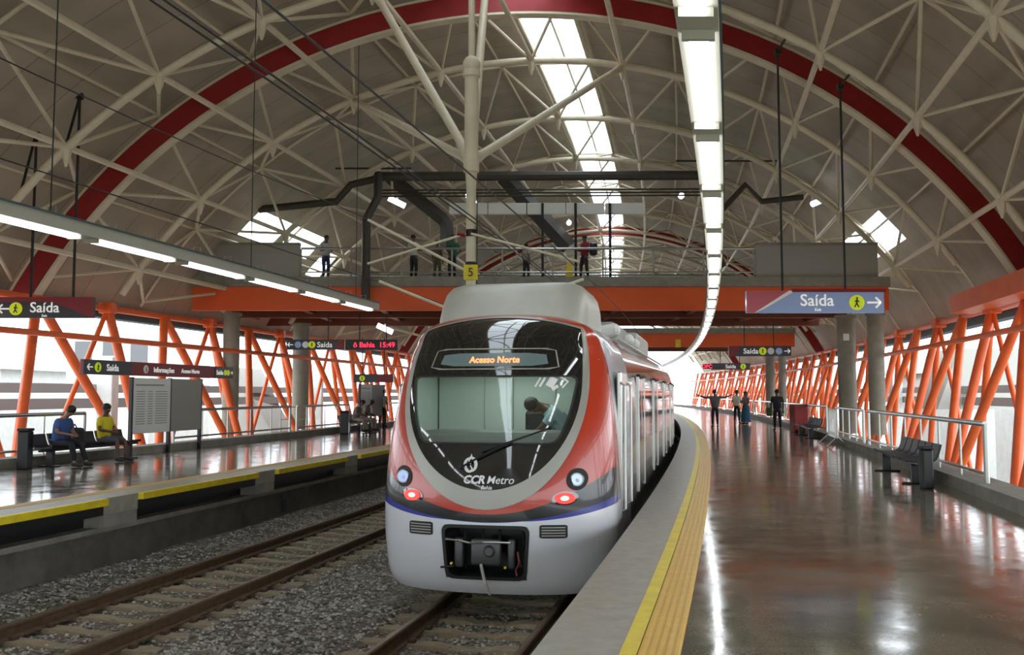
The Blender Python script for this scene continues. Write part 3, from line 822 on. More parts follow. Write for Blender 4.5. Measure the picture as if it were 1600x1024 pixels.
def grid(rows, colsfn, keep=lambda x, y, z: True):
    mb = MB(); n = None
    for z in rows:
        r = colsfn(z); n = len(r); mb.v += r
    for i in range(len(rows)-1):
        for j in range(n-1):
            q = (i*n+j, i*n+j+1, i*n+n+j+1, i*n+n+j)
            cxx = sum(mb.v[a][0] for a in q)/4; cyy = sum(mb.v[a][1] for a in q)/4; czz = sum(mb.v[a][2] for a in q)/4
            if keep(cxx, cyy, czz): mb.f.append(q); mb.m.append(0)
    return mb
WSK = [(x*1.035, 2.45+(z-2.45)*1.06) for x, z in WS]; CPK = [(x*1.03, .7+(z-.7)*1.03) for x, z in CP]
def nose_cols(z):
    w = wn(z); o = []
    ext = [(wb(z)*-1, 3.2), (-(wb(z)*.55+w*.45), 2.3), (-(wb(z)*.2+w*.8), 1.5)]
    for x, y in ext: o.append((x, max(y, y0(z)+dd(z)+.02), z))
    for t in TH:
        s = sin(t); x = w*(abs(s)**(2/NE))*(1 if s > 0 else -1); o.append((x, y0(z)+dd(z)*(1-abs(cos(t))**(2/NE)), z))
    for x, y in reversed(ext): o.append((-x, max(y, y0(z)+dd(z)+.02), z))
    return o
nose = grid(ROWS, nose_cols, lambda x, y, z: not (y < 1.2 and (inside(WSK, x, z) or inside(CPK, x, z))))
nose.build('nose_shell', pm, TR, 60)
# outlines on the front
def egg(a, bl, zc, at, zt, arch):
    o = []
    for i in range(41):
        t = -pi+pi*i/40; o.append((a*cos(t), zc+bl*sin(t)))
    # right side upward: a -> at at zt
    for i in range(1, 7):
        t = i/6; o.append((a+(at-a)*t*t, zc+(zt-zc)*t))
    for i in range(1, 20):
        x = at*(1-2*i/20); o.append((x, zt+arch*(1-(x/at)**2)))
    for i in range(6, 0, -1):
        t = i/6; o.append((-(a+(at-a)*t*t), zc+(zt-zc)*t))
    return o
OUT = egg(1.215, 1.52, 2.75, 1.10, 3.52, .17); INN = egg(1.135, 1.29, 2.75, 1.065, 3.50, .165)
CTR = (0, 2.45)
rg = ruled(OUT, INN, CTR, .022, k=3).build('silver_ring', M['ring'], TR, 50); rg['label'] = 'matt silver horseshoe band round the black front'
mk = ruled(INN, WS, CTR, .016, k=14, lip=.05).build('front_mask', M['mask'], TR, 50); mk['label'] = 'glossy black front panel'
gl = ruled(WS, None, CTR, .004, k=10).build('windscreen', M['windscreen'], TR, 50)
WS2 = [(x*1.025, 2.45+(z-2.45)*1.05) for x, z in WS]
ruled(WS2, WS, CTR, .028, k=2).build('windscreen_seal', M['rubber'], TR, 50)
# writing on the mask
def conform(vs, ox, oz, off=.02, sc=1):
    return [(ox+p[0]*sc, nose_y(ox+p[0]*sc, oz+p[1]*sc)-off-p[2]*.5, oz+p[1]*sc) for p in vs]
def ptext(s, size, ox, oz, nm, m, parent=TR, shear=.0, bold=0, align='CENTER', off=.02):
    vs, fs = text_mesh(s, size, shear, align, bold); return MB().add(conform(vs, ox, oz, off), fs).build(nm, m, parent)
ptext('CCR', .135, -.145, 1.545, 'lettering', M['white'], mk, .25, .005); ptext('Metro', .135, .19, 1.545, 'lettering', M['white'], mk, .25, .0005)
ptext('Bahia', .065, .02, 1.475, 'lettering', M['white'], mk, .25, .001)
# swirl emblem: two interlocking hooks
def stroke(pts, wds, off, nm, m, parent):
    mb = MB(); L = []
    for i, p in enumerate(pts):
        a = Vector(pts[max(i-1, 0)]); b_ = Vector(pts[min(i+1, len(pts)-1)]); t = (b_-a).normalized(); nn = Vector((-t.y, t.x))
        w = wds[i] if isinstance(wds, list) else wds
        for s in (-1, 1):
            q = Vector(p)+nn*w*s; L.append((q.x, nose_y(q.x, q.y)-off, q.y))
    mb.v += L; mb.f += [(2*i, 2*i+1, 2*i+3, 2*i+2) for i in range(len(pts)-1)]; mb.m += [0]*(len(pts)-1)
    return mb.build(nm, m, parent)
ex, ez = -.19, 1.77
for s in (1, -1):
    pts = [(ex+s*.075*cos(radians(a)), ez+s*.095*sin(radians(a))) for a in range(-100, 81, 15)]
    pts = [(ex+s*.07*cos(radians(a)), ez+s*.085*sin(radians(a))) for a in range(-80, 91, 17)]+[(ex-s*.025, ez+s*.05), (ex+s*.005, ez+s*.005)]
    n_ = len(pts); stroke(pts, [.006+.016*sin(pi*i/(n_-1)) for i in range(n_)], .021, 'emblem', M['white'], mk)
stroke([(ex-.005, ez+.09), (ex+.012, ez+.11), (ex+.0, ez+.135)], [.010, .008, .002], .021, 'emblem', M['white'], mk)
# arrow mark on the windscreen
for x0, w in ((.60, .012), (.655, .015)):
    stroke([(x0-.03, 2.735), (x0+.03, 2.85)], w, .012, 'arrow_mark', M['white'], gl)
stroke([(.74, 2.735), (.80, 2.85)], .05, .012, 'arrow_mark', M['white'], gl)
stroke([(.87, 2.86), (.965, 2.80), (.90, 2.72)], .012, .012, 'arrow_mark', M['white'], gl); stroke([(.78, 2.70), (.85, 2.745)], .02, .012, 'arrow_mark', M['white'], gl)
# destination display
fr = [(-.86, 2.955), (.86, 2.955), (.79, 3.235), (-.79, 3.235)]
fi = [(-.84, 2.97), (.84, 2.97), (.775, 3.22), (-.775, 3.22)]
ruled(fr, fi, (0, 3.1), .024, 96, 1).build('display_frame', M['ring'], mk)
scr = [(-.72, 3.0), (.72, 3.0), (.67, 3.17), (-.67, 3.17)]
dsp = ruled(scr, None, (0, 3.09), .022, 72, 8).build('display_screen', mat('display_screen', (.05, .07, .07), .25, emit=(.3, .42, .42), es=.22), mk)
ptext('Acesso Norte', .115, .02, 3.045, 'led_text', M['led_orange'], dsp, 0, .003, off=.03)
# wiper
def on(x, z, o): return (x, nose_y(x, z)-o, z)
wp = MB().tube([on(-.30, 1.74, .06), on(.05, 1.93, .10), on(.35, 2.06, .09)], .014, 6).build('wiper', M['black'], TR)
MB().tube([on(-.05+.85*i/6, 1.93+.30*i/6, .05) for i in range(7)], .013, 6).build('wiper_blade', M['rubber'], wp)
MB().ball(on(-.30, 1.74, .03), .035).build('wiper_pivot', M['black'], wp)
# lamps
for s in (-1, 1):
    def ov(cx_, cz_, a, b_, off, nm, m, par, k=4, rot=0):
        pts = []
        for i in range(32):
            t = 2*pi*i/32; px_, pz = a*cos(t), b_*sin(t); pts.append((cx_+px_*cos(rot)-pz*sin(rot), cz_+px_*sin(rot)+pz*cos(rot)))
        return ruled(pts, None, (cx_, cz_), off, 32, k).build(nm, m, par, 50)
    h = ov(s*1.115, 1.60, .125, .135, .012, 'headlight', M['rubber'], TR, rot=-s*.3)
    x, z = s*1.115, 1.60; y = nose_y(x, z)
    MB().tube([(x, y-.0, z), (x, y-.045, z)], [.088, .083], 20).build('headlight_rim', M['stainless'], h)
    MB().tube([(x, y-.0, z), (x, y-.05, z)], [.070, .066], 20).build('headlight_lens', M['headlamp'], h)
    MB().ball((x+.01, y-.05, z-.01), (.026, .015, .026)).build('headlight_bulb', M['white'], h)
    t_ = ov(s*.975, 1.375, .16, .085, .010, 'tail_lamp', M['mask'], TR, rot=s*.12)
    x, z = s*.975, 1.375; y = nose_y(x, z)
    ov(x, z, .12, .066, .022, 'tail_lens', M['taillamp'], t_)
    ov(x, z, .05, .028, .03, 'tail_lens_core', M['tail_core'], t_)
    x, z = s*.84, .975; yy = nose_y(x, z)
    gr = ruled(rounded([(x-.165, z-.08), (x+.165, z-.08), (x+.165, z+.08), (x-.165, z+.08)], .02), None, (x, z), .012, 48, 3).build('bumper_grille', M['rubber'], TR)
    for q in range(4):
        zz = z-.05+.033*q
        MB().tube([on(x-.14, zz, .02), on(x, zz, .02), on(x+.14, zz, .02)], .008, 5).build('grille_slat', M['grey_panel'], gr)
# coupler recess
CPI = rounded([(-.47, .41), (.47, .41), (.52, 1.0), (-.52, 1.0)], .09)
cr = ruled([(x*1.02, .7+(z-.7)*1.03) for x, z in CP], CPI, (0, .7), .014, 96, 2).build('coupler_surround', M['rubber'], TR)
bx = MB(); pts = ray_sample(CPI, 64, (0, .7)); 
for yy in (0, 1):
    for x, z in pts: bx.v.append((x, nose_y(x, z) if yy == 0 else .75, z))
bx.f += [(i, (i+1) % 64, 64+(i+1) % 64, 64+i) for i in range(64)]+[tuple(range(64, 128))]; bx.m += [0]*65
bx.build('coupler_recess', M['black'], cr)
cpm = mat('coupler_steel', (.11, .11, .115), .45, .6)
cp = MB()
cp.tube([(0, .7, .70), (0, .12, .70)], .12, 16); cp.rbox(-.19, .19, .04, .16, .55, .86, .03); cp.tube([(.05, .06, .72), (.05, .0, .72)], [.09, .05], 14)
cp.rbox(-.42, -.30, .1, .3, .5, .86, .03); cp.rbox(.26, .36, .1, .3, .5, .86, .03)
cp.build('coupler', cpm, TR, 40)
MB().tube([(-.5, .02, .855), (-.32, .0, .845), (-.2, .03, .815), (-.02, .0, .83), (.14, .0, .835), (.33, .0, .835)], .014, 6).build('coupler_bar', M['stainless'], TR)
MB().tube([(-.05, .02, .56), (.0, -.07, .45), (.04, -.12, .36), (.10, -.13, .23)], [.02, .02, .022, .016], 8).build('hanging_hose', M['grey_panel'], TR)
MB().tube([(-.55, -.03, .52), (-.40, .03, .525)], .014, 6).build('pipe_stub', M['rubber'], TR)
for x, z in ((-.43, .56), (.25, .53)): MB().tube([(x, .06, z), (x, .02, z)], .016, 8).build('valve_cap', M['yellow'], TR)
MB().tube([(.40, .06, .72), (.43, .03, .6), (.38, .05, .5), (.40, .03, .44)], .012, 6).build('red_cable', M['sign_red'], TR)
for x in (-.33, -.1, .12, .42): MB().tube([(x, .3, .98), (x+.03, .2, .8), (x-.02, .25, .6), (x+.03, .3, .45)], .018, 6).build('hose', M['rubber'], TR)

# cab interior
cab = MB(); cab.box(-1.25, 1.25, 2.25, 2.3, 1.4, 3.3).build('cab_rear_wall', M['cab_wall'], TR)
MB().box(-1.3, -1.27, 1.0, 2.25, 1.4, 3.1).build('cab_side', M['cab_wall'], TR); MB().box(1.27, 1.3, 1.0, 2.25, 1.4, 3.1).build('cab_side', M['cab_wall'], TR)
MB().box(-1.2, 1.2, 1.0, 2.25, 3.0, 3.04).build('cab_ceiling', M['cab_wall'], TR)
dk_ = MB().rbox(-1.05, 1.05, .62, 1.25, 1.7, 2.16, .06).build('cab_desk', M['cab_desk'], TR)
MB().box(-.135, -.115, 2.2, 2.25, 1.5, 3.0).box(.50, .515, 2.22, 2.25, 1.5, 3.0).box(-.55, -.54, 2.23, 2.25, 1.5, 3.0).build('cab_door_frame', M['stainless'], TR)
MB().box(-.5, .5, 1.3, 1.6, 2.975, 2.998).build('cab_lamp', mat('cab_lamp', (.9, .9, .9), .5, emit=(.9, 1, .95), es=7), TR)  # glowing ceiling panel added to brighten the cab interior
seat = MB().rbox(.18, .55, 1.62, 1.74, 1.95, 2.42, .06).rbox(.12, .6, 1.35, 1.75, 1.75, 1.87, .04).build('cab_seat', M['seat'], TR)
MB().rbox(.98, 1.2, 1.65, 1.8, 2.0, 2.42, .03).tube([(1.09, 1.72, 2.42), (1.09, 1.72, 2.5)], .03, 8).build('cab_equipment', M['black'], TR)

# cars
def car(y_a, y_b, parent, first=False):
    L = y_b-y_a
    body = grid(ROWS, lambda z: [(-wb(z), y_a, z), (-wb(z), y_b, z)]); body2 = grid(ROWS, lambda z: [(wb(z), y_b, z), (wb(z), y_a, z)])
    for b2 in (body2,):
        o = len(body.v); body.v += b2.v; body.f += [tuple(i+o for i in f) for f in b2.f]; body.m += b2.m
    # ends
    for yy in (y_a, y_b):
        o = len(body.v)
        for z in ROWS: body.v += [(-wb(z), yy, z), (wb(z), yy, z)]
        for i in range(len(ROWS)-1): body.f.append((o+2*i, o+2*i+1, o+2*i+3, o+2*i+2)); body.m.append(0)
    bd = body.build('car_body', roof_m, parent, 50)
    MB().box(-1.2, 1.2, y_a+.2, y_b-.2, .35, .6).build('underframe', M['black'], bd)
    # doors and windows, right side seen
    step = L/4.0
    for s in (-1, 1):
        w = 1.515
        for i in range(4):
            yc = y_a+step*(i+.5)
            dr = MB().rbox(*sorted((s*(w-.03), s*(w+.022))), yc-.68, yc+.68, 1.06, 2.92, .02).build('door', M['side_silver'], bd)
            for q in (-1, 1):
                yy = yc+q*.34
                MB().rbox(*sorted((s*(w-.02), s*(w+.028))), yy-.21, yy+.21, 1.75, 2.7, .02).build('door_window', M['window_dark'], dr)
                yy = yc+q*.72
                MB().rbox(*sorted((s*(w-.02), s*(w+.036))), yy-.02, yy+.02, 1.0, 2.94, .008).build('door_pillar', M['stainless'], dr)
            MB().rbox(*sorted((s*(w-.01), s*(w+.06))), yc-.76, yc+.76, 2.93, 2.975, .015).build('door_header', M['rubber'], dr)
            if i < 3:
                ym = y_a+step*(i+1)
                MB().rbox(*sorted((s*(w-.03), s*(w+.012))), ym-step/2+.95, ym+step/2-.95, 1.85, 2.75, .03).build('side_window', M['window_dark'], bd)
    return bd
b0 = car(3.2, 21.0, TR, True)
# cab side door with handrails
for s in (-1, 1):
    cdx = 1.535
    cd = MB().rbox(*sorted((s*(cdx-.06), s*(cdx+.012))), 1.55, 2.35, 1.0, 2.95, .02).build('cab_door', M['side_silver'], TR)
    MB().rbox(*sorted((s*(cdx-.05), s*(cdx+.02))), 1.7, 2.2, 1.95, 2.75, .03).build('door_window', M['window_dark'], cd)
    for yy in (1.46, 2.44):
        MB().tube([(s*(cdx+.0), yy, 1.05), (s*(cdx+.06), yy, 1.1), (s*(cdx+.06), yy, 2.75), (s*(cdx+.0), yy, 2.8)], .018, 8).build('handrail', M['stainless'], cd)
# roof fairing
fa = MB(); rows_ = []
fw = [(3.55, 1.08, 1.42), (3.7, 1.075, 1.46), (3.9, 1.06, 1.55), (4.08, 1.02, 1.64), (4.18, .95, 1.72), (4.23, .84, 1.82), (4.25, .6, 2.0)]
for z, hw, yf in fw:
    ring = []
    for i in range(13):
        t = -pi/2+pi*i/12; s_ = sin(t); ring.append((hw*abs(s_)**.35*(1 if s_ > 0 else -1 if s_ < 0 else 0), yf+.35*(1-abs(cos(t))**.5), z))
    ring = [(-hw, 3.3, z)]+ring+[(hw, 3.3, z)]; rows_.append(ring)
for r_ in rows_: fa.v += r_
n = 15
for i in range(len(rows_)-1):
    for j in range(n-1): fa.f.append((i*n+j, i*n+j+1, i*n+n+j+1, i*n+n+j)); fa.m.append(0)
o = (len(rows_)-1)*n; fa.f.append(tuple(range(o, o+n))); fa.m.append(0)
fa.f.append((0, n-1, len(fa.v)-1, o)); fa.m.append(0)
ff = fa.build('roof_fairing', M['aluminium'], TR, 45); ff['label'] = 'pale grey roof fairing behind the black front'
for i, (ya, yb, h, w) in enumerate(((3.9, 6.6, 3.98, .75), (6.9, 9.6, 4.05, .95), (9.9, 11, 3.95, .7), (11.3, 15.2, 4.12, 1.05), (15.6, 16.6, 3.95, .6))):
    MB().rbox(-w, w, ya, yb, 3.6, h, .08).build('roof_equipment', M['aluminium' if i != 1 else 'grey_panel'], TR)
for yy in (5.75, 8.9, 10.6):
    MB().tube([(.75, yy, 3.72), (1.02, yy, 3.80)], [.16, .13], 14).ball((1.02, yy, 3.80), .13).build('roof_cylinder', M['board'], TR)
MB().tube([(1.12, 5.3, 3.62), (1.12, 20.5, 3.62)], .03, 6).build('roof_conduit', M['stainless'], TR)
MB().rbox(1.40, 1.46, 20.2, 20.7, 3.03, 3.12, .02).build('side_marker', M['led'], TR)
# further cars along the curve
inv = TR.matrix_basis.inverted() if False else (Matrix.Translation(TR.location) @ Matrix.Rotation(TR.rotation_euler.z, 4, 'Z')).inverted()
dcur = D_T+21.2
src = {}
def car_at(d0, L=19.4):
    h = Matrix.Translation(Vector(P(d0, 2.36, RAILZ))) @ Matrix.Rotation(math.atan2(-(c(d0+L)-c(d0)), L), 4, 'Z')
    o = copy_tree(b0, TR); m = inv @ h @ Matrix.Translation((0, -3.2, 0)); o.matrix_basis = m; return o
for i in range(3):
    car_at(dcur); dcur += 18.3
MB().tube([(0, 20.9, 1.9), (0, 21.6, 1.9)], 1.0, 4).build('gangway', M['rubber'], TR)
for yy in (3.4, 5.6, 15.5, 17.7):
    MB().tube([(-.72, yy, .43), (-.84, yy, .43)], .43, 20).tube([(.72, yy, .43), (.84, yy, .43)], .43, 20).tube([(-.8, yy, .43), (.8, yy, .43)], .07, 8).build('wheelset', M['rail_top'], TR)

# ================================================================ OVERHEAD WIRES
def wire(u, z, lab, sag=0, r=.009, d0=-4, d1=100, double=0):
    t = MB(); ds = frange(d0, d1, 2)
    for k_ in ((0,) if not double else (0, double)):
        t.tube([P(d, u+k_, z-sag*sin(pi*((d-1) % 18.6)/18.6)) for d in ds], r, 5)
    return tag(t.build('overhead_wire', M['wire']), lab, 'wire', 'overhead line wires')
wire(-2.2, 4.05, 'thin black contact wire above the left track'); wire(-2.2, 5.35, 'thin black catenary wire above the left track contact wire', .25)
wire(2.4, 4.15, 'thin black contact wire above the train', r=.011); wire(.35, 5.05, 'pair of black feeder wires crossing left of the train roof', .0, .014, double=.12)

# ================================================================ SIGNS
def pict_disc(x, y, z, r, par, sgn=-1):
    d = MB().tube([(x, y, z), (x, y-.015, z)], r, 28).build('lime_disc', M['lime'], par, mw=MW)
    f = MB(); yy = y-.022; k_ = r*.9
    f.ball((x+.02*k_, yy, z+.62*k_), (.15*k_, .006, .15*k_))
    def l(a, b, w): f.tube([(x+a[0]*k_, yy, z+a[1]*k_), (x+b[0]*k_, yy, z+b[1]*k_)], w*k_, 5)
    l((0, .45), (-.05, -.1), .13); l((-.05, -.1), (.25, -.7), .09); l((-.05, -.1), (-.35, -.7), .09); l((0, .4), (.35, .05), .07); l((0, .4), (-.32, .1), .07)
    f.build('walking_figure', M['black'], d, mw=MW)
def arrow(x, y, z, L, dirn, par):
    a = MB(); w = L*.07; 
    a.box(x-L/2, x+L/2, y-.018, y-.004, z-w, z+w)
    tip = x+dirn*L/2; 
    for s in (-1, 1):
        q = [(tip, z), (tip-dirn*L*.38, z+s*L*.38)]; v = Vector((q[1][0]-q[0][0], q[1][1]-q[0][1])).normalized(); n_ = Vector((-v.y, v.x))*w
        pts = [(q[0][0]+n_.x, q[0][1]+n_.y), (q[0][0]-n_.x, q[0][1]-n_.y), (q[1][0]-n_.x, q[1][1]-n_.y), (q[1][0]+n_.x, q[1][1]+n_.y)]
        a.add([(p[0], y-.018, p[1]) for p in pts]+[(p[0], y-.004, p[1]) for p in pts], [(0, 1, 2, 3), (7, 6, 5, 4), (0, 4, 5, 1), (1, 5, 6, 2), (2, 6, 7, 3), (3, 7, 4, 0)])
    a.build('arrow', M['text'], par, mw=MW)
def stext(s, size, x, y, z, par, m='text', align='CENTER', bold=.0022, nm='lettering'):
    vs, fs = text_mesh(s, size, 0, align, bold*size*4)
    MB().add([(x+p[0], y-.012-p[2], z+p[1]) for p in vs], fs).build(nm, M[m], par, mw=MW)
MW = None
def sheet(par, pts, y, m, nm):
    n_ = len(pts); MB().add([(p[0], y, p[1]) for p in pts]+[(p[0], y+.02, p[1]) for p in pts], [tuple(range(n_)), tuple(reversed(range(n_, 2*n_)))]+[(i, n_+i, n_+(i+1) % n_, (i+1) % n_) for i in range(n_)]).build(nm, M[m], par, mw=MW)
def hook_to_arch(q, d, t):
    u = q[0]-c(23.55); zt = ZC+sqrt(RL*RL-u*u)
    MB().tube([(q[0], d+.07, q[2]), (q[0], 23.55, zt)], .035, 6).build('hanger_bracket', M['rod'], t)
# big right exit sign
d = 24.4
x0, _, z0 = XZ(1168, 489, d); x1, _, z1 = XZ(1384, 454, d)
t = thing('exit_sign', 'large hanging blue-grey sign reading Saída with lime walking figure and right arrow', 'sign', ((x0+x1)/2, d, z0))
MB().rbox(x0, x1, d, d+.14, z0, z1, .015).build('panel', M['sign_blue'], t)
sheet(t, [(x0, z0), (x0+.2, z0), (x0+1.2, z1), (x0, z1)], d-.02, 'sign_pink', 'red_field')
sheet(t, [(x0+.2, z0), (x0+.45, z0+.1), (x0+1.3, z1), (x0+1.12, z1)], d-.024, 'white', 'white_stripe')
MB().box(x0+1.2, x1+.05, d-.03, d+.15, z1-.04, z1+.05).build('top_trim', M['sign_red'], t)
stext('Saída', .44, x0+1.86, d, z0+.19, t); stext('Exit', .11, x0+1.88, d, z0+.05, t)
pict_disc(XZ(1341, 475, d)[0], d-.005, (z0+z1)/2-.02, .2, t); arrow(XZ(1368, 475, d)[0], d, (z0+z1)/2-.02, .36, 1, t)
for px, py in ((1226, 68), (1325, 124)):
    q = XZ(px, py, d); MB().tube([(q[0], d+.07, z1), (q[0], d+.07, q[2])], .03, 6).build('hanger_rod', M['rod'], t)
    MB().rbox(q[0]-.08, q[0]+.08, d, d+.14, q[2]-.1, q[2]+.08, .02).build('hanger_clamp', M['rod'], t)
    hook_to_arch(q, d, t)
# big left exit sign
d = 24.2
x0 = XZ(-60, 480, d)[0]; x1, _, z1 = XZ(143, 464, d); z0 = XZ(0, 497, d)[2]
t = thing('exit_sign', 'dark hanging sign reading Saída with left arrow, lime walking figure and red right end', 'sign', ((x0+x1)/2, d, z0))
MB().rbox(x0, x1, d, d+.14, z0, z1, .015).build('panel', M['sign_dark'], t)
sheet(t, [(x1, z0), (x1, z1), (x0, z1), (x0, z1-.12), (x1-1.1, z1-.12)], d-.02, 'sign_red', 'red_field')
stext('Saída', .38, XZ(67, 480, d)[0], d, z0+.15, t); stext('Exit', .09, XZ(67, 480, d)[0], d, z0+.03, t)
pict_disc(XZ(22, 483, d)[0], d-.005, z0+.24, .17, t); arrow(XZ(3, 483, d)[0], d, z0+.24, .3, -1, t)
for px, py in ((42, 198), (109, 140)):
    q = XZ(px, py, d); MB().tube([(q[0], d+.07, z1), (q[0], d+.07, q[2])], .035, 6).build('hanger_rod', M['rod'], t)
    MB().rbox(q[0]-.08, q[0]+.08, d, d+.14, q[2]-.1, q[2]+.08, .02).build('hanger_clamp', M['rod'], t)
    hook_to_arch(q, d, t)
# left middle sign + red LED display
def hsign(lab, d, px0, px1, py0, py1, base, rods, rodtop, fill):
    x0, _, z0 = XZ(px0, py1, d); x1, _, z1 = XZ(px1, py0, d)
    t = thing('exit_sign' if base != 'black' else 'led_display', lab, 'sign', ((x0+x1)/2, d, z0))
    MB().rbox(x0, x1, d, d+.12, z0, z1, .015).build('panel', M[base], t)
    for r_ in rods:
        q = XZ(r_, rodtop, d); MB().tube([(q[0], d+.06, z1), (q[0], d+.06, q[2])], .022, 6).build('hanger_rod', M['rod'], t)
    fill(t, x0, x1, z0, z1, d); return t
def f1(t, x0, x1, z0, z1, d):
    zm = (z0+z1)/2; L = x1-x0
    arrow(x0+L*.07, d, zm, .22, -1, t)
    for k_, m_ in ((.2, 'sign_blue'), (.33, 'board')): MB().tube([(x0+L*k_, d, zm), (x0+L*k_, d-.015, zm)], .13, 20).build('pictogram', M[m_], t)
    pict_disc(x0+L*.44, d-.002, zm, .14, t); stext('Saída', .3, x0+L*.66, d, zm-.1, t)
    sheet(t, [(x1-L*.18, z0), (x1, z0), (x1, z1), (x1-L*.1, z1)], d-.015, 'sign_red', 'red_field')
hsign('dark sign reading Saída hanging under the bridge left of the red display', 36.9, 447, 538, 531, 547, 'sign_dark', (512,), 490, f1)
def f2(t, x0, x1, z0, z1, d):
    zm = (z0+z1)/2; stext('ô Bahia', .29, x0+.75, d, zm-.1, t, 'led', nm='led_text', bold=.001); stext('15:49', .29, x1-.42, d, zm-.1, t, 'led', nm='led_text', bold=.001)
hsign('black display with glowing red LED letters hanging behind the train', 36.9, 539, 621, 531, 547, 'black', (561, 603), 490, f2)
def f3(t, x0, x1, z0, z1, d):
    zm = (z0+z1)/2; L = x1-x0
    arrow(x1-L*.07, d, zm, .25, 1, t)
    for k_, m_ in ((.8, 'sign_blue'), (.67, 'board')): MB().tube([(x0+L*k_, d, zm), (x0+L*k_, d-.015, zm)], .15, 20).build('pictogram', M[m_], t)
    pict_disc(x0+L*.54, d-.002, zm, .17, t); stext('Saída', .33, x0+L*.35, d, zm-.11, t)
    sheet(t, [(x0, z0), (x0+L*.08, z0), (x0+L*.2, z1), (x0, z1)], d-.015, 'sign_red', 'red_field')
hsign('dark sign reading Saída with right arrow, right of the far end of the train', 41.5, 1139, 1237, 541, 557, 'sign_dark', (1164, 1210), 500, f3)
def f4(t, x0, x1, z0, z1, d):
    zm = (z0+z1)/2; L = x1-x0; stext('Saída', .3, x0+L*.5, d, zm-.1, t); pict_disc(x0+L*.82, d-.002, zm, .16, t)
hsign('small dark Saída sign with a lime disc farther down the right platform', 54, 1111, 1172, 568, 578, 'sign_dark', (1126, 1156), 545, f4)
def f5(t, x0, x1, z0, z1, d): stext('OPC', .3, (x0+x1)/2, d, (z0+z1)/2-.1, t, 'led', nm='led_text')
hsign('tiny red lit display beside the small dark far exit sign', 54, 1098, 1111, 569, 577, 'black', (), 545, f5)
def f6(t, x0, x1, z0, z1, d):
    zm = (z0+z1)/2; pict_disc(x0+.4, d-.002, zm, .13, t); sheet(t, [(x0+1.1, z0), (x1, z0), (x1, z1), (x0+1.1, z1)], d-.015, 'sign_red', 'red_field')
hsign('small dark and red sign above the seated group by the train', 44, 553, 615, 585, 598, 'sign_dark', (566, 600), 528, f6)
# yellow plate near bridge 2
q = XZ(1060, 537, 58); t = thing('yellow_plate', 'small yellow plate hanging above the far end of the train', 'sign', q)
MB().rbox(q[0]-.16, q[0]+.16, 58, 58.05, q[2]-.25, q[2]+.25, .01).build('plate', M['yellow'], t); MB().tube([(q[0], 58, q[2]+.2), (q[0], 58, 4.9)], .015, 6).build('rod', M['rod'], t)

# long red line sign above left bench, parallel to the track
da, db = 22.2, 29.3; xa, _, za = P(da, -9.9, 0); xb = P(db, -9.9, 0)[0]
L = sqrt((xb-xa)**2+(db-da)**2); rz = math.atan2(db-da, xb-xa)
zb_ = 2.06; zt_ = 2.42
t = thing('line_sign', 'long dark and red information sign above the notice board on the left platform', 'sign', (xa, da, 0), rz, world=False)
MB().rbox(0, L, 0, .1, zb_, zt_, .012).build('panel', M['sign_red'], t)
for a_, b_ in ((0, 1.9), (L-1.1, L)): MB().box(a_, b_, -.012, .0, zb_+.01, zt_-.01).build('dark_field', M['sign_dark'], t)
zm = (zb_+zt_)/2
arrow(.22, -.012, zm, .2, -1, t); pict_disc(.52, -.014, zm, .12, t); stext('Saída', .24, 1.1, -.012, zm-.08, t)
MB().tube([(2.55, 0, zm), (2.55, -.012, zm)], .11, 20).build('pictogram', M['board'], t); stext('i', .2, 2.55, -.012, zm-.07, t, 'sign_red')
stext('Informações', .2, 3.4, 0, zm-.07, t); stext('Acesso Norte', .17, 4.75, 0, zm-.06, t)
stext('Saída', .2, L-.85, -.012, zm-.07, t)
for k_ in (.5, .32): MB().tube([(L-k_, -.012, zm), (L-k_, -.024, zm)], .09, 18).build('lime_disc', M['lime'], t)
arrow(L-.13, -.012, zm, .14, 1, t)
# notice boards with posts
def board(da, db, u, white_frac, lab, z0=.55, z1=2.0):
    xa = P(da, u, 0)[0]; xb = P(db, u, 0)[0]; L = sqrt((xb-xa)**2+(db-da)**2); rz = math.atan2(db-da, xb-xa)
    t = thing('notice_board', lab, 'notice board', (xa, da, 0), rz, world=False)
    w = L*white_frac
    pn = MB().rbox(0, w, 0, .06, z0, z1, .01).build('white_panel', M['board'], t); pn['label'] = 'white printed panel'
    MB().rbox(w+.01, L, 0, .06, z0, z1, .01).build('grey_panel', M['grey_panel'], t)
    pr = MB(); pr.box(.12, w*.8, -.006, 0, z1-.2, z1-.16)
    for i in range(14):
        z = z1-.36-.065*i
        for a_, b_2 in ((.08, .3), (.38, .5), (.58, .9)):
            pr.box(w*a_, w*b_2, -.006, 0, z, z+.018)
    pr.build('printed_lines', M['print'], pn)
    for x in (0.0, w, L): MB().rbox(x-.04, x+.04, .0, .1, 0, z1+.02, .01).build('post', M['black'], t)
    return t
board(24.0, 27.3, -9.8, .52, 'tall white printed notice board joined to a grey panel, under the long red sign')
board(40.6, 44, -9.8, .45, 'far white notice board behind the seated group beside the train')

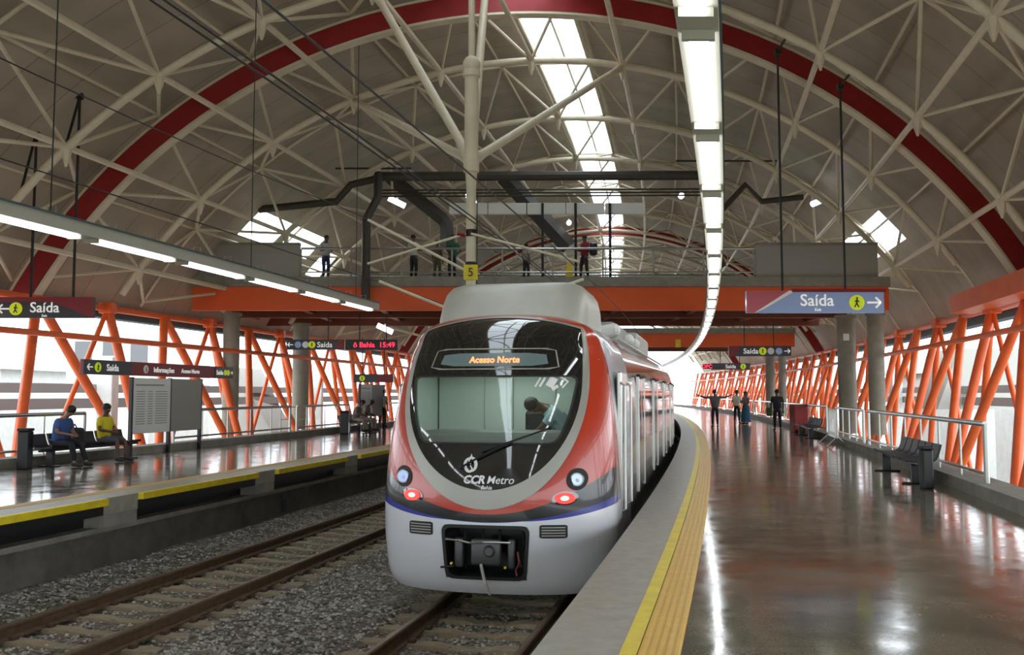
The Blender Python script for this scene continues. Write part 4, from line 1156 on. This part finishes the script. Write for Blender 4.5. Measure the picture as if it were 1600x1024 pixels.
# ================================================================ RAILINGS
def railing(u, da, db, z0, lab, step=1.6, mid=True, endpost=False):
    t = thing('railing', lab, 'railing', P((da+db)/2, u, z0), group='steel platform railings')
    ds = frange(da, db, step)
    MB().tube([P(d, u, 1.12) for d in ds], .045, 10).build('top_rail', M['stainless'], t, True)
    MB().tube([P(d, u, z0+.14) for d in ds], .028, 8).build('bottom_rail', M['stainless'], t, True)
    for i, d in enumerate(ds):
        p = P(d, u, 0); r = .022 if 0 < i < len(ds)-1 else .045
        MB().tube([(p[0], d, z0), (p[0], d, 1.12)], r, 8).build('post', M['stainless'], t, True)
    return t
railing(9.4, 14.6, 25.4, .2, 'steel railing on the low kerb behind the near black bench, right platform')
railing(9.4, 26.2, 31.2, .2, 'steel railing between the grey columns, right platform')
railing(9.4, 33.5, 60, .2, 'steel railing farther down the right platform behind the standing people', 2.4)
railing(9.4, 61, 125, .2, 'steel railing at the far end of the right platform', 5)
railing(-10.1, 13, 22.6, .2, 'steel railing behind the people seated on the left platform')
railing(-10.1, 26.4, 34, .2, 'steel railing behind the grey notice panel, left platform')
railing(-10.1, 34.6, 40, .2, 'pale steel railing between the two grey columns, left platform')
railing(-10.1, 41, 62, .2, 'steel railing behind the seated group beside the train', 2.4)
# stand-alone gate rails on left platform
q0 = XZ(440, 680, 38); 
t = thing('crowd_barrier', 'low pale steel barrier in front of the grey column on the left platform', 'barrier', (q0[0], 38, 0))
xa = XZ(440, 0, 37.5)[0]; xb = XZ(477, 0, 37.5)[0]
MB().tube([(xa, 37.5, 0), (xa, 37.5, 1.05), (xb, 37.9, 1.05), (xb, 37.9, 0)], .035, 8).build('frame', M['stainless'], t, True)
MB().tube([(xa, 37.5, .55), (xb, 37.9, .55)], .02, 6).build('crossbar', M['stainless'], t, True)
# folding crowd barrier right
x = P(28.6, 9.0, 0)[0]
t = thing('crowd_barrier', 'silver folding crowd barrier with splayed feet beside the grey column, right platform', 'barrier', (x, 28.6, 0))
p0 = Vector((P(28.2, 8.95, 0)[0], 28.2, 0)); p1 = Vector((P(30.2, 8.98, 0)[0], 30.2, 0))
MB().tube([p0+Vector((0, 0, .25)), p0+Vector((0, 0, 1.1)), p1+Vector((0, 0, 1.1)), p1+Vector((0, 0, .25)), p0+Vector((0, 0, .25))], .024, 8).build('frame', M['stainless'], t, True)
for i in range(1, 12):
    p = p0.lerp(p1, i/12); MB().tube([p+Vector((0, 0, .25)), p+Vector((0, 0, 1.1))], .01, 6).build('bar', M['stainless'], t, True)
for p in (p0, p1): MB().tube([p+Vector((-.32, 0, .0)), p+Vector((0, 0, .3)), p+Vector((.32, 0, 0))], .02, 6).build('foot', M['stainless'], t, True)

# ================================================================ BENCHES
def make_bench(n, lab):
    """local: x along the bench, faces -y"""
    t = thing('bench', lab, 'bench', world=False); w = .55; L = n*w
    MB().rbox(-.1, L+.1, .10, .18, .33, .40, .01).build('beam', M['black'], t)
    for i in range(n):
        x = i*w+.04
        mb = MB(); pr = [(-.02, .46), (-.01, .43), (.2, .415), (.40, .42), (.47, .47), (.51, .56), (.55, .70), (.59, .705), (.55, .56), (.50, .44), (.42, .385), (.2, .38), (-.01, .40)]
        mb.v += [(x, .0-.05+a, z) for a, z in pr]+[(x+w-.08, -.05+a, z) for a, z in pr]; k_ = len(pr)
        mb.f += [tuple(range(k_)), tuple(reversed(range(k_, 2*k_)))]+[(i_, k_+i_, k_+(i_+1) % k_, (i_+1) % k_) for i_ in range(k_)]; mb.m = [0]*len(mb.f)
        mb.build('seat', M['seat'], t, 30)
    for x in (.25, L-.25):
        MB().rbox(x-.05, x+.05, .06, .22, 0, .35, .01).build('leg', M['black'], t); MB().rbox(x-.05, x+.05, -.1, .4, 0, .03, .01).build('foot', M['black'], t)
    return t
def place_bench(t, d, u, side):
    dx = (c(d+3)-c(d))/3
    t.location = P(d, u, 0); 
    # along +d direction
    t.rotation_euler = (0, 0, math.atan2(1, dx) if side < 0 else math.atan2(-1, -dx))
B1 = make_bench(6, 'row of black moulded seats beside the railing, nearest on the right platform'); place_bench(B1, 19.6, 8.55, 1)
def bench_copy(src_, d, u, side, lab):
    o = copy_tree(src_); o['label'] = lab; place_bench(o, d, u, side); o['group'] = 'platform benches'; return o
B1['group'] = 'platform benches'
bench_copy(B1, 36, 8.6, 1, 'far black bench by the red box on the right platform')
bench_copy(B1, 20.2, -9.25, -1, 'black bench on the left platform where two people sit')
bench_copy(B1, 37.7, -9.25, -1, 'black bench beside the train where the far group sits')
def bin_(d, u, lab, w=.17, h=.85, m='black'):
    p = P(d, u, 0); t = thing('waste_bin', lab, 'bin', p, group='platform bins')
    MB().rbox(p[0]-w, p[0]+w, d-w, d+w, .0, h, .03).build('body', M[m], t); MB().rbox(p[0]-w-.01, p[0]+w+.01, d-w-.01, d+w+.01, h, h+.06, .02).build('lid', M[m], t)
bin_(15.7, 8.7, 'slim black bin at the near end of the right bench', .09, .66); bin_(19.85, -9.5, 'slim black bin at the near end of the left bench', .12, .8)
bin_(37.3, -9.3, 'dark bin at the near end of the far left bench', .17)
p = P(38.6, 9.0, 0); t = thing('cabinet', 'dark red cabinet at the right railing beyond the man in dark clothes', 'cabinet', p)
MB().rbox(p[0]-.3, p[0]+.3, 38.2, 38.8, 0, 1.15, .03).build('body', M['sign_red'], t); MB().rbox(p[0]-.26, p[0]+.26, 38.17, 38.199, .1, 1.05, .01).build('door', M['red'], t)

# ================================================================ PEOPLE
def skin_mesh(nodes, edges, sub=1):
    """nodes: {name:(pos,r)}; first is the root"""
    names = list(nodes); idx = {n_: i for i, n_ in enumerate(names)}
    me = bpy.data.meshes.new('sk'); me.from_pydata([nodes[n_][0] for n_ in names], [(idx[a], idx[b]) for a, b in edges], [])
    ob = bpy.data.objects.new('sk', me); COL.objects.link(ob)
    md = ob.modifiers.new('s', 'SKIN'); 
    if not me.skin_vertices: bpy.data.objects.remove(ob); raise RuntimeError('no skin layer')
    sv = me.skin_vertices[0].data
    for i, n_ in enumerate(names):
        r = nodes[n_][1]; sv[i].radius = (r, r) if not isinstance(r, tuple) else r; sv[i].use_root = (i == 0)
    md.use_smooth_shade = True
    m2 = ob.modifiers.new('u', 'SUBSURF'); m2.levels = sub; m2.render_levels = sub
    bpy.context.view_layer.update()
    r = bpy.data.meshes.new_from_object(ob.evaluated_get(bpy.context.evaluated_depsgraph_get()))
    bpy.data.objects.remove(ob); bpy.data.meshes.remove(me); return r
def link_mesh(me, name, m, par):
    me.materials.clear(); me.materials.append(m); me.name = name
    me.polygons.foreach_set('use_smooth', [True]*len(me.polygons))
    o = bpy.data.objects.new(name, me); COL.objects.link(o); o.parent = par; return o
_cm = {}
def cloth(colr):
    if colr not in _cm: _cm[colr] = mat('cloth', colr, .8, bump=.3, bscale=25)
    return _cm[colr]
def person(lab, loc, rz, J, shirt, trousers, skin='brown', shoes=(.03, .03, .03), sleeve='short', shorts=False, skirt=None, hair='short', scale=1, group=None, female=False):
    """J: joint positions, local, person faces -y, x = person's left on +x"""
    t = thing('person', lab, 'person', loc, rz, group=group, world=False); t.scale = (scale,)*3
    V = {k_: Vector(v) for k_, v in J.items()}
    nd = {'pelvis': (V['pelvis'], .125), 'waist': (V['pelvis'].lerp(V['chest'], .45), .115), 'chest': (V['chest'], .135), 'neck0': (V['neck'], .062), 'head0': (V['neck'].lerp(V['head'], .45), .058)}
    hd = V['head']; up = (V['head']-V['neck']).normalized(); fw = Vector(J.get('face', (0, -1, 0))).normalized()
    nd['jaw'] = (hd-up*.05+fw*.012, .075); nd['skull'] = (hd+up*.045, .09); nd['crown'] = (hd+up*.10, .06)
    nd['nose'] = (hd-up*.012+fw*.088, .017); nd['nosetip'] = (hd-up*.03+fw*.112, .012)
    ed = [('pelvis', 'waist'), ('waist', 'chest'), ('chest', 'neck0'), ('neck0', 'head0'), ('head0', 'jaw'), ('jaw', 'skull'), ('skull', 'crown'), ('jaw', 'nose'), ('nose', 'nosetip')]
    for s in 'LR':
        nd['sh'+s] = (V['sh'+s], .062); nd['el'+s] = (V['el'+s], .042); nd['wr'+s] = (V['wr'+s], .027)
        nd['ua'+s] = (V['sh'+s].lerp(V['el'+s], .5), .05); nd['fa'+s] = (V['el'+s].lerp(V['wr'+s], .4), .038)
        dr = (V['wr'+s]-V['el'+s]).normalized(); side = dr.cross(Vector((0, 1, 0) if abs(dr.y) < .8 else (0, 0, 1))).normalized(); nrm = dr.cross(side).normalized()
        palm = V['wr'+s]+dr*.055; nd['pm'+s] = (palm, (.034, .020))
        ed += [('chest', 'sh'+s), ('sh'+s, 'ua'+s), ('ua'+s, 'el'+s), ('el'+s, 'fa'+s), ('fa'+s, 'wr'+s), ('wr'+s, 'pm'+s)]
        for f_, (o_, l_) in enumerate(((-.027, .062), (-.009, .072), (.009, .068), (.027, .052))):
            a = palm+dr*.035+side*o_; b_ = a+dr*l_*.55+nrm*.008; c_ = b_+dr*l_*.45+nrm*.022
            nd['f%d%sa' % (f_, s)] = (a, .0095); nd['f%d%sb' % (f_, s)] = (b_, .0085); nd['f%d%sc' % (f_, s)] = (c_, .007)
            ed += [('pm'+s, 'f%d%sa' % (f_, s)), ('f%d%sa' % (f_, s), 'f%d%sb' % (f_, s)), ('f%d%sb' % (f_, s), 'f%d%sc' % (f_, s))]
        a = palm-dr*.02-side*.038; b_ = a+dr*.04-side*.022+nrm*.01; nd['t%sa' % s] = (a, .011); nd['t%sb' % s] = (b_, .009)
        ed += [('pm'+s, 't%sa' % s), ('t%sa' % s, 't%sb' % s)]
        nd['hp'+s] = (V['hp'+s], .088); nd['th'+s] = (V['hp'+s].lerp(V['kn'+s], .5), .075); nd['kn'+s] = (V['kn'+s], .055)
        nd['ca'+s] = (V['kn'+s].lerp(V['an'+s], .35), .052); nd['an'+s] = (V['an'+s], .036); nd['to'+s] = (V['to'+s], .034)
        ed += [('pelvis', 'hp'+s), ('hp'+s, 'th'+s), ('th'+s, 'kn'+s), ('kn'+s, 'ca'+s), ('ca'+s, 'an'+s), ('an'+s, 'to'+s)]
    body = link_mesh(skin_mesh(nd, ed), 'body', SK[skin], t)
    # shirt
    g = .022
    sn = {'waist': (nd['waist'][0], (.165+g, .12+g)), 'hem': (V['pelvis'].lerp(V['chest'], .05), (.165+g, .13+g)), 'chest': (nd['chest'][0], (.17+g, .125+g)), 'top': (V['chest'].lerp(V['neck'], .75), (.10, .085))}
    se = [('waist', 'hem'), ('waist', 'chest'), ('chest', 'top')]
    for s in 'LR':
        sn['sh'+s] = (V['sh'+s], .072+g*.4); sn['ua'+s] = (nd['ua'+s][0], .066); se += [('chest', 'sh'+s), ('sh'+s, 'ua'+s)]
        if sleeve == 'long': sn['el'+s] = (V['el'+s], .056); sn['wr'+s] = (V['el'+s].lerp(V['wr'+s], .92), .040); se += [('ua'+s, 'el'+s), ('el'+s, 'wr'+s)]
        else: sn['sl'+s] = (V['sh'+s].lerp(V['el'+s], .75), .062); se += [('ua'+s, 'sl'+s)]
    link_mesh(skin_mesh(sn, se), 'shirt', cloth(shirt), t)
    # trousers
    tn = {'pelvis': (V['pelvis'], (.165, .135)), 'belt': (V['pelvis'].lerp(V['chest'], .2), (.165, .125))}; te = [('pelvis', 'belt')]
    for s in 'LR':
        tn['hp'+s] = (V['hp'+s], .108); tn['th'+s] = (nd['th'+s][0], .094); tn['kn'+s] = (V['kn'+s], .075); te += [('pelvis', 'hp'+s), ('hp'+s, 'th'+s), ('th'+s, 'kn'+s)]
        if not shorts: tn['an'+s] = (V['kn'+s].lerp(V['an'+s], .93), .058); tn['ca'+s] = (nd['ca'+s][0], .068); te += [('kn'+s, 'ca'+s), ('ca'+s, 'an'+s)]
    link_mesh(skin_mesh(tn, te), 'shorts' if shorts else 'trousers', cloth(trousers), t)
    if skirt:
        m_ = MB(); rings = [(V['pelvis'].z+.12, .17, .14), (V['pelvis'].z-.05, .21, .18), (.55, .25, .22), (.12, .30, .26)]
        for z, a, b_ in rings:
            for i in range(20):
                w_ = 2*pi*i/20; k_ = 1+.05*cos(w_*6); m_.v.append((V['pelvis'].x+a*k_*cos(w_), V['pelvis'].y+b_*k_*sin(w_), z))
        m_.f += [(i*20+j, i*20+(j+1) % 20, i*20+20+(j+1) % 20, i*20+20+j) for i in range(3) for j in range(20)]+[tuple(range(20))]; m_.m = [0]*len(m_.f)
        m_.build('skirt', cloth(skirt), t, True)
    for s in 'LR':
        a, b_ = V['an'+s], V['to'+s]; m_ = MB(); dr = Vector((b_.x-a.x, b_.y-a.y, 0)).normalized(); zz = min(a.z, b_.z)
        m_.tube([a-dr*.06+Vector((0, 0, -.03)), a+Vector((0, 0, -.025)), b_, b_+dr*.05-Vector((0, 0, .008))], [.035, .052, .045, .025], 10); m_.build('shoe', cloth(shoes), t, True)
    # hair, eyes, ears
    hm = MB(); hc = hd+up*.06-fw*.012
    if hair == 'cap': hm.ball(hc+up*.03, (.105, .11, .085), 14, 8); hm.tube([hc+fw*.08+up*.01, hc+fw*.18], [.06, .03], 8)
    else:
        hm.ball(hc+up*.008, (.1, .106, .095), 14, 8)
        if hair == 'long': hm.ball(hd-fw*.06-up*.02, (.09, .06, .14), 12, 8)
    hm.build('hair' if hair != 'cap' else 'cap', M['hair'], t, True)
    sd = up.cross(fw).normalized()
    for q in (-1, 1):
        e = hd+fw*.083+sd*q*.032+up*.012; MB().ball(e, .011, 8, 6).build('eye', M['eye'], t, True)
        e = hd+sd*q*.085; MB().ball(e, (.014, .02, .03), 8, 6).build('ear', SK[skin], t, True)
    m_ = hd+fw*.086-up*.058; MB().tube([m_-sd*.022, m_+sd*.022], .006, 6).build('mouth', mat_lip, t, True)
    return t
mat_lip = mat('lips', (.16, .05, .04), .5)
def stand(arms='down', step=.05, lean=0, turn=0):
    J = dict(pelvis=(0, 0, .95), chest=(0, lean*.5, 1.32), neck=(0, lean, 1.5), head=(0, lean-.02, 1.63), face=(sin(turn), -cos(turn), 0))
    for s, q in (('L', 1), ('R', -1)):
        st_ = step*q
        J['sh'+s] = (q*.19, lean*.7, 1.42); J['hp'+s] = (q*.09, 0, .90); J['kn'+s] = (q*.11, st_*.6-.03, .5); J['an'+s] = (q*.12, st_, .09); J['to'+s] = (q*.14, st_-.13, .045)
        if arms == 'down': J['el'+s] = (q*.25, .02, 1.13); J['wr'+s] = (q*.25, -.05, .88)
        elif arms == 'out': J['el'+s] = (q*.47, -.02, 1.40); J['wr'+s] = (q*.73, -.06, 1.50)
        elif arms == 'hips': J['el'+s] = (q*.36, .08, 1.17); J['wr'+s] = (q*.18, .0, 1.02)
        elif arms == 'front': J['el'+s] = (q*.24, -.02, 1.15); J['wr'+s] = (q*.1, -.28, 1.18)
    return J
def sit(lean=0, hands='lap', legs=0, head=0):
    J = dict(pelvis=(0, 0, .54), chest=(0, .0-lean, .90), neck=(0, -lean*1.5, 1.08), head=(0, -lean*1.9-.03-head*.08, 1.21-head*.03), face=(0, -1, -head))
    for s, q in (('L', 1), ('R', -1)):
        J['sh'+s] = (q*.185, -lean*1.2, 1.0); J['hp'+s] = (q*.09, -.02, .52); J['kn'+s] = (q*.14, -.45, .50); J['an'+s] = (q*.15, -.45-legs*(1+q*.3), .09); J['to'+s] = (q*.17, -.58-legs, .045)
        J['el'+s] = (q*.25, -.05-lean, .75); J['wr'+s] = (q*.09, -.27-lean*.8, .70)
    return J
def GP(px, py):
    d = EYE*FPX/(py-615); return ((px-800)*d/FPX, d, 0)
# right platform
person('standing person in dark shirt and trousers on the right platform, green bag at the side', GP(1213, 673), pi*.95, stand('down', .0), (.025, .025, .035), (.02, .022, .035))
q = GP(1213, 673); t = thing('shoulder_bag', 'dark green bag at the hip of the man in dark clothes', 'bag', (q[0]-.33, q[1], .7))
MB().rbox(q[0]-.45, q[0]-.24, q[1]-.12, q[1]+.12, .62, 1.0, .05).build('bag_body', M['green'], t); MB().tube([(q[0]-.4, q[1], 1.0), (q[0]-.1, q[1], 1.45), (q[0]-.28, q[1]+.08, 1.0)], .012, 6).build('strap', M['black'], t)
person('person with both arms stretched out sideways, grey-blue shirt, dark trousers', GP(1116, 668), pi, stand('out', .02), (.10, .11, .13), (.02, .02, .035), sleeve='long')
person('person in white short-sleeved shirt and black trousers in the right platform group', GP(1150, 662), pi*.8, stand('front', .02), (.62, .58, .5), (.015, .013, .015))
person('person in long teal skirt beside the white-shirted person', GP(1164, 663), -pi*.35, stand('front', .0), (.16, .12, .12), (.03, .06, .1), skirt=(.025, .10, .16), hair='long', scale=.96)
# left bench
def onbench(dp, u): return P(dp, u, 0)
rzl = math.atan2(1, .24)
person('seated man in a blue vest and dark trousers on the left platform bench', onbench(20.55, -9.28), rzl, sit(.10, legs=.12, head=.5), (.05, .11, .32), (.012, .012, .02), 'tan')
person('seated person in a bright yellow shirt and shorts on the left platform bench', onbench(22.1, -9.28), rzl, sit(.0, legs=.05), (.75, .62, .02), (.08, .08, .10), shorts=True)
t = thing('backpack', 'dark bag on the left bench between the two seated people', 'bag', P(21.3, -9.45, .42))
q = P(21.3, -9.45, 0); MB().rbox(q[0]-.17, q[0]+.17, 21.1, 21.5, .425, .82, .08).build('bag_body', cloth((.02, .02, .03)), t); MB().tube([(q[0], 21.2, .82), (q[0], 21.3, .9), (q[0], 21.4, .82)], .015, 6).build('handle', M['black'], t)
# far left group
person('seated person in grey and tan clothes nearest on the far left bench beside the train', onbench(38.4, -9.28), rzl, sit(.12, legs=0, head=.6), (.22, .20, .18), (.42, .34, .26), 'tan', hair='long')
person('second seated person leaning forward on the far left bench beside the train', onbench(39.4, -9.28), rzl, sit(.14, legs=.05, head=.6), (.30, .27, .22), (.35, .31, .24), 'brown')
person('person in white shirt standing at the edge of the train silhouette, left platform', GP(598, 668), pi*.9, stand('down'), (.62, .60, .55), (.02, .03, .04))
# bridge people
def BP(px, d, z=6.1): return ((px-800)*d/FPX, d, z)
person('person in white top and dark trousers standing at the left doorway of the footbridge', BP(507, 36.6), .6, stand('front'), (.55, .55, .55), (.03, .04, .12))
person('person in white shirt and black trousers leaning on the footbridge railing left of the pole', BP(645, 36.5), pi*.8, stand('front', 0, .05), (.6, .6, .55), (.02, .018, .02))
person('shorter person in olive clothes beside the green-shirted person on the footbridge', BP(682, 36.7), 2.6, stand('down'), (.14, .12, .06), (.10, .09, .05), scale=.9)
person('person in a dark green shirt on the footbridge left of the pale pole', BP(706, 36.5), -2.4, stand('hips', 0, .05), (.02, .12, .08), (.015, .02, .03))
person('small person in pale shirt near the middle of the footbridge', BP(822, 36.6), 2.2, stand('down', .06), (.40, .34, .28), (.03, .03, .04), scale=.82)
bpP = person('person in red and dark jacket wearing a backpack under the skylight on the footbridge', BP(914, 36.5), -1.1, stand('front', .1, .03), (.30, .02, .04), (.03, .02, .015), sleeve='long')
q = BP(928, 36.5); t = thing('backpack', 'dark backpack worn by the person in red on the footbridge', 'bag', (q[0], q[1], 6.95))
MB().rbox(q[0]-.14, q[0]+.16, q[1]-.2, q[1]+.2, 7.05, 7.55, .09).build('bag_body', M['black'], t); MB().tube([(q[0]-.1, q[1]-.15, 7.1), (q[0]-.32, q[1]-.2, 7.35), (q[0]-.1, q[1]-.15, 7.52)], .02, 6).build('strap', M['black'], t)
q = BP(890, 36.4); t = thing('wet_floor_sign', 'small yellow floor stand on the footbridge beside the person in red', 'sign', q)
MB().hexa([(q[0]-.16, q[1]-.12, 6.1), (q[0]+.16, q[1]-.12, 6.1), (q[0]+.16, q[1]-.09, 6.1), (q[0]-.16, q[1]-.09, 6.1), (q[0]-.1, q[1]-.02, 6.75), (q[0]+.1, q[1]-.02, 6.75), (q[0]+.1, q[1], 6.75), (q[0]-.1, q[1], 6.75)]).hexa([(q[0]-.16, q[1]+.12, 6.1), (q[0]+.16, q[1]+.12, 6.1), (q[0]+.16, q[1]+.15, 6.1), (q[0]-.16, q[1]+.15, 6.1), (q[0]-.1, q[1], 6.75), (q[0]+.1, q[1], 6.75), (q[0]+.1, q[1]+.02, 6.75), (q[0]-.1, q[1]+.02, 6.75)]).build('board', M['yellow'], t)
# driver: bent over in the cab
Mx = Matrix.Translation(TR.location) @ Matrix.Rotation(TR.rotation_euler.z, 4, 'Z')
pv = Mx @ Vector((.86, 1.55, 1.0))
J = dict(pelvis=(0, .05, .95), chest=(-.22, -.02, 1.24), neck=(-.35, -.06, 1.35), head=(-.45, -.09, 1.37), face=(-.5, -.5, -.7))
for s, qq in (('L', 1), ('R', -1)):
    J['sh'+s] = (-.27, -.02+(-.17 if qq > 0 else .15), 1.33); J['el'+s] = (-.36, -.10+(-.15 if qq > 0 else .1), 1.08); J['wr'+s] = (-.52, -.15+(-.08 if qq > 0 else .1), .98)
    J['hp'+s] = (0, .05-qq*.09, .90); J['kn'+s] = (-.03, -qq*.1, .5); J['an'+s] = (0, -qq*.1, .09); J['to'+s] = (-.12, -qq*.12, .045)
J['shL'] = (-.2, -.19, 1.27)
person('person in pale blue shirt bending over the seat inside the train cab', (pv.x, pv.y, pv.z), TR.rotation_euler.z, J, (.42, .62, .68), (.03, .04, .07), 'brown', scale=1.08)

# ================================================================ OUTSIDE
struct(MB().box(-140, 160, -120, 260, -6.4, -6).build('ground', M['ground']))
hb = MB(); hx = [-120+8*i for i in range(29)]  # unseen hill, added to darken what the train front mirrors
for y_, k_ in ((-88, 0), (-96, 1), (-104, .2)):
    for i, x in enumerate(hx): hb.v.append((x, y_+2*sin(i), -6.2+k_*(8.2+1.6*sin(i*1.3)+1.2*sin(i*.6+1))))
hb.f += [(j*29+i, j*29+i+1, j*29+30+i, j*29+29+i) for j in range(2) for i in range(28)]; hb.m += [0]*len(hb.f)
tag(hb.build('reflection_hill', M['green'], None, True), 'added green hill behind the camera, darkening the reflection in the train front', 'hill', None, 'structure')
def outbox(name, lab, x0, x1, d0, d1, z0, z1, m='outside', cat='building', g=None):
    return tag(MB().box(x0, x1, d0, d1, z0, z1).build(name, M[m]), lab, cat, g)
for i, (za, zb2) in enumerate(((1.05, 1.42), (1.62, 1.95))):
    for sg, nm in ((-1, 'left'), (1, 'right')):
        mb = MB(); u = 17.95*sg
        mb.sweep([(u-.15, za), (u+.15, za), (u+.15, zb2), (u-.15, zb2)], frange(10, 120, 4), P)
        tag(mb.build('outside_louvre', M['louvre']), 'grey horizontal band beyond the %s trusses, %s band' % (nm, ('lower', 'upper')[i]), 'wall', 'outside bands')
for sg, nm in ((-1, 'left'), (1, 'right')):
    for k_ in range(5):
        q = P(14+21*k_, 17.4*sg, 0)
        tag(MB().rbox(q[0]-.3, q[0]+.3, 13.7+21*k_, 14.3+21*k_, -6, 3.0, .05).build('outside_pillar', M['outside']), 'grey pillar outside the %s trusses, %s from the camera' % (nm, ORD[k_]), 'pillar', 'outside pillars')
def house(lab, x0, x1, d0, d1, z1, roof=None):
    t = thing('house', lab, 'building', ((x0+x1)/2, (d0+d1)/2, -6))
    MB().box(x0, x1, d0, d1, -6, z1).build('wall', M['outside'], t)
    if roof: MB().hexa([(x0-.4, d0-.4, z1), (x1+.4, d0-.4, z1), (x1+.4, d1+.4, z1), (x0-.4, d1+.4, z1), (x0+1, d0+1, z1+1.3), (x1-1, d0+1, z1+1.3), (x1-1, d1-1, z1+1.3), (x0+1, d1-1, z1+1.3)]).build('roof', M['louvre'], t)
    for i in range(3):
        a = x0+(x1-x0)*(i+.3)/3; MB().box(a, a+.9, d0-.05, d0, z1-2, z1-.8).build('window', M['window_dark'], t)
house('pale house seen through the left trusses, nearest', -33, -27.5, 50, 58, 2.9, 1); house('pale block behind the long red sign, seen through the left trusses', -24, -19.5, 50, 60, 5.2)
house('low pale building seen through the right trusses', 29, 36, 44, 56, 1.0); house('grey block beyond the right trusses, farther off', 29, 34, 60, 72, 3.0, 1)
# sloping wall right and left outside (access ramps)
for lab, pts, d in (('dark grey sloping ramp wall outside the right trusses', [(1462, 640), (1600, 640), (1600, 545), (1500, 545)], 45), ('grey sloping ramp wall outside the left trusses between the columns', [(372, 690), (436, 690), (405, 640), (372, 575)], 48)):
    v = [XZ(a, b, d) for a, b in pts]; v2 = [(p[0]+.3, d+3.5, p[2]) for p in v]
    tag(MB().add(v+v2, [(0, 1, 2, 3), (7, 6, 5, 4), (0, 4, 5, 1), (1, 5, 6, 2), (2, 6, 7, 3), (3, 7, 4, 0)]).build('ramp_wall', M['grey_panel']), lab, 'wall')
for i in range(8):
    d = 16+3.6*i; q = P(d, 20.5+1.5*(i % 2), 0); t = thing('bush', 'green bush outside below the right platform, %s from the camera' % ORD[i], 'bush', (q[0], d, -6), group='bushes outside')
    m_ = MB()
    for k_ in range(60):
        a, b_ = random.random()*6.28, random.random()*1.5; r_ = 1.5; 
        m_.ball((q[0]+r_*cos(a)*cos(b_)*.9, d+r_*sin(a)*cos(b_), -4.2+2.4*sin(b_)*random.uniform(.6, 1)), random.uniform(.2, .4), 5, 4)
    m_.build('foliage', M['green'], t); MB().tube([(q[0], d, -6), (q[0], d, -4)], .1, 6).build('stem', M['brown_steel'], t)

for o in bpy.data.objects:
    if '_w' in o: del o['_w']
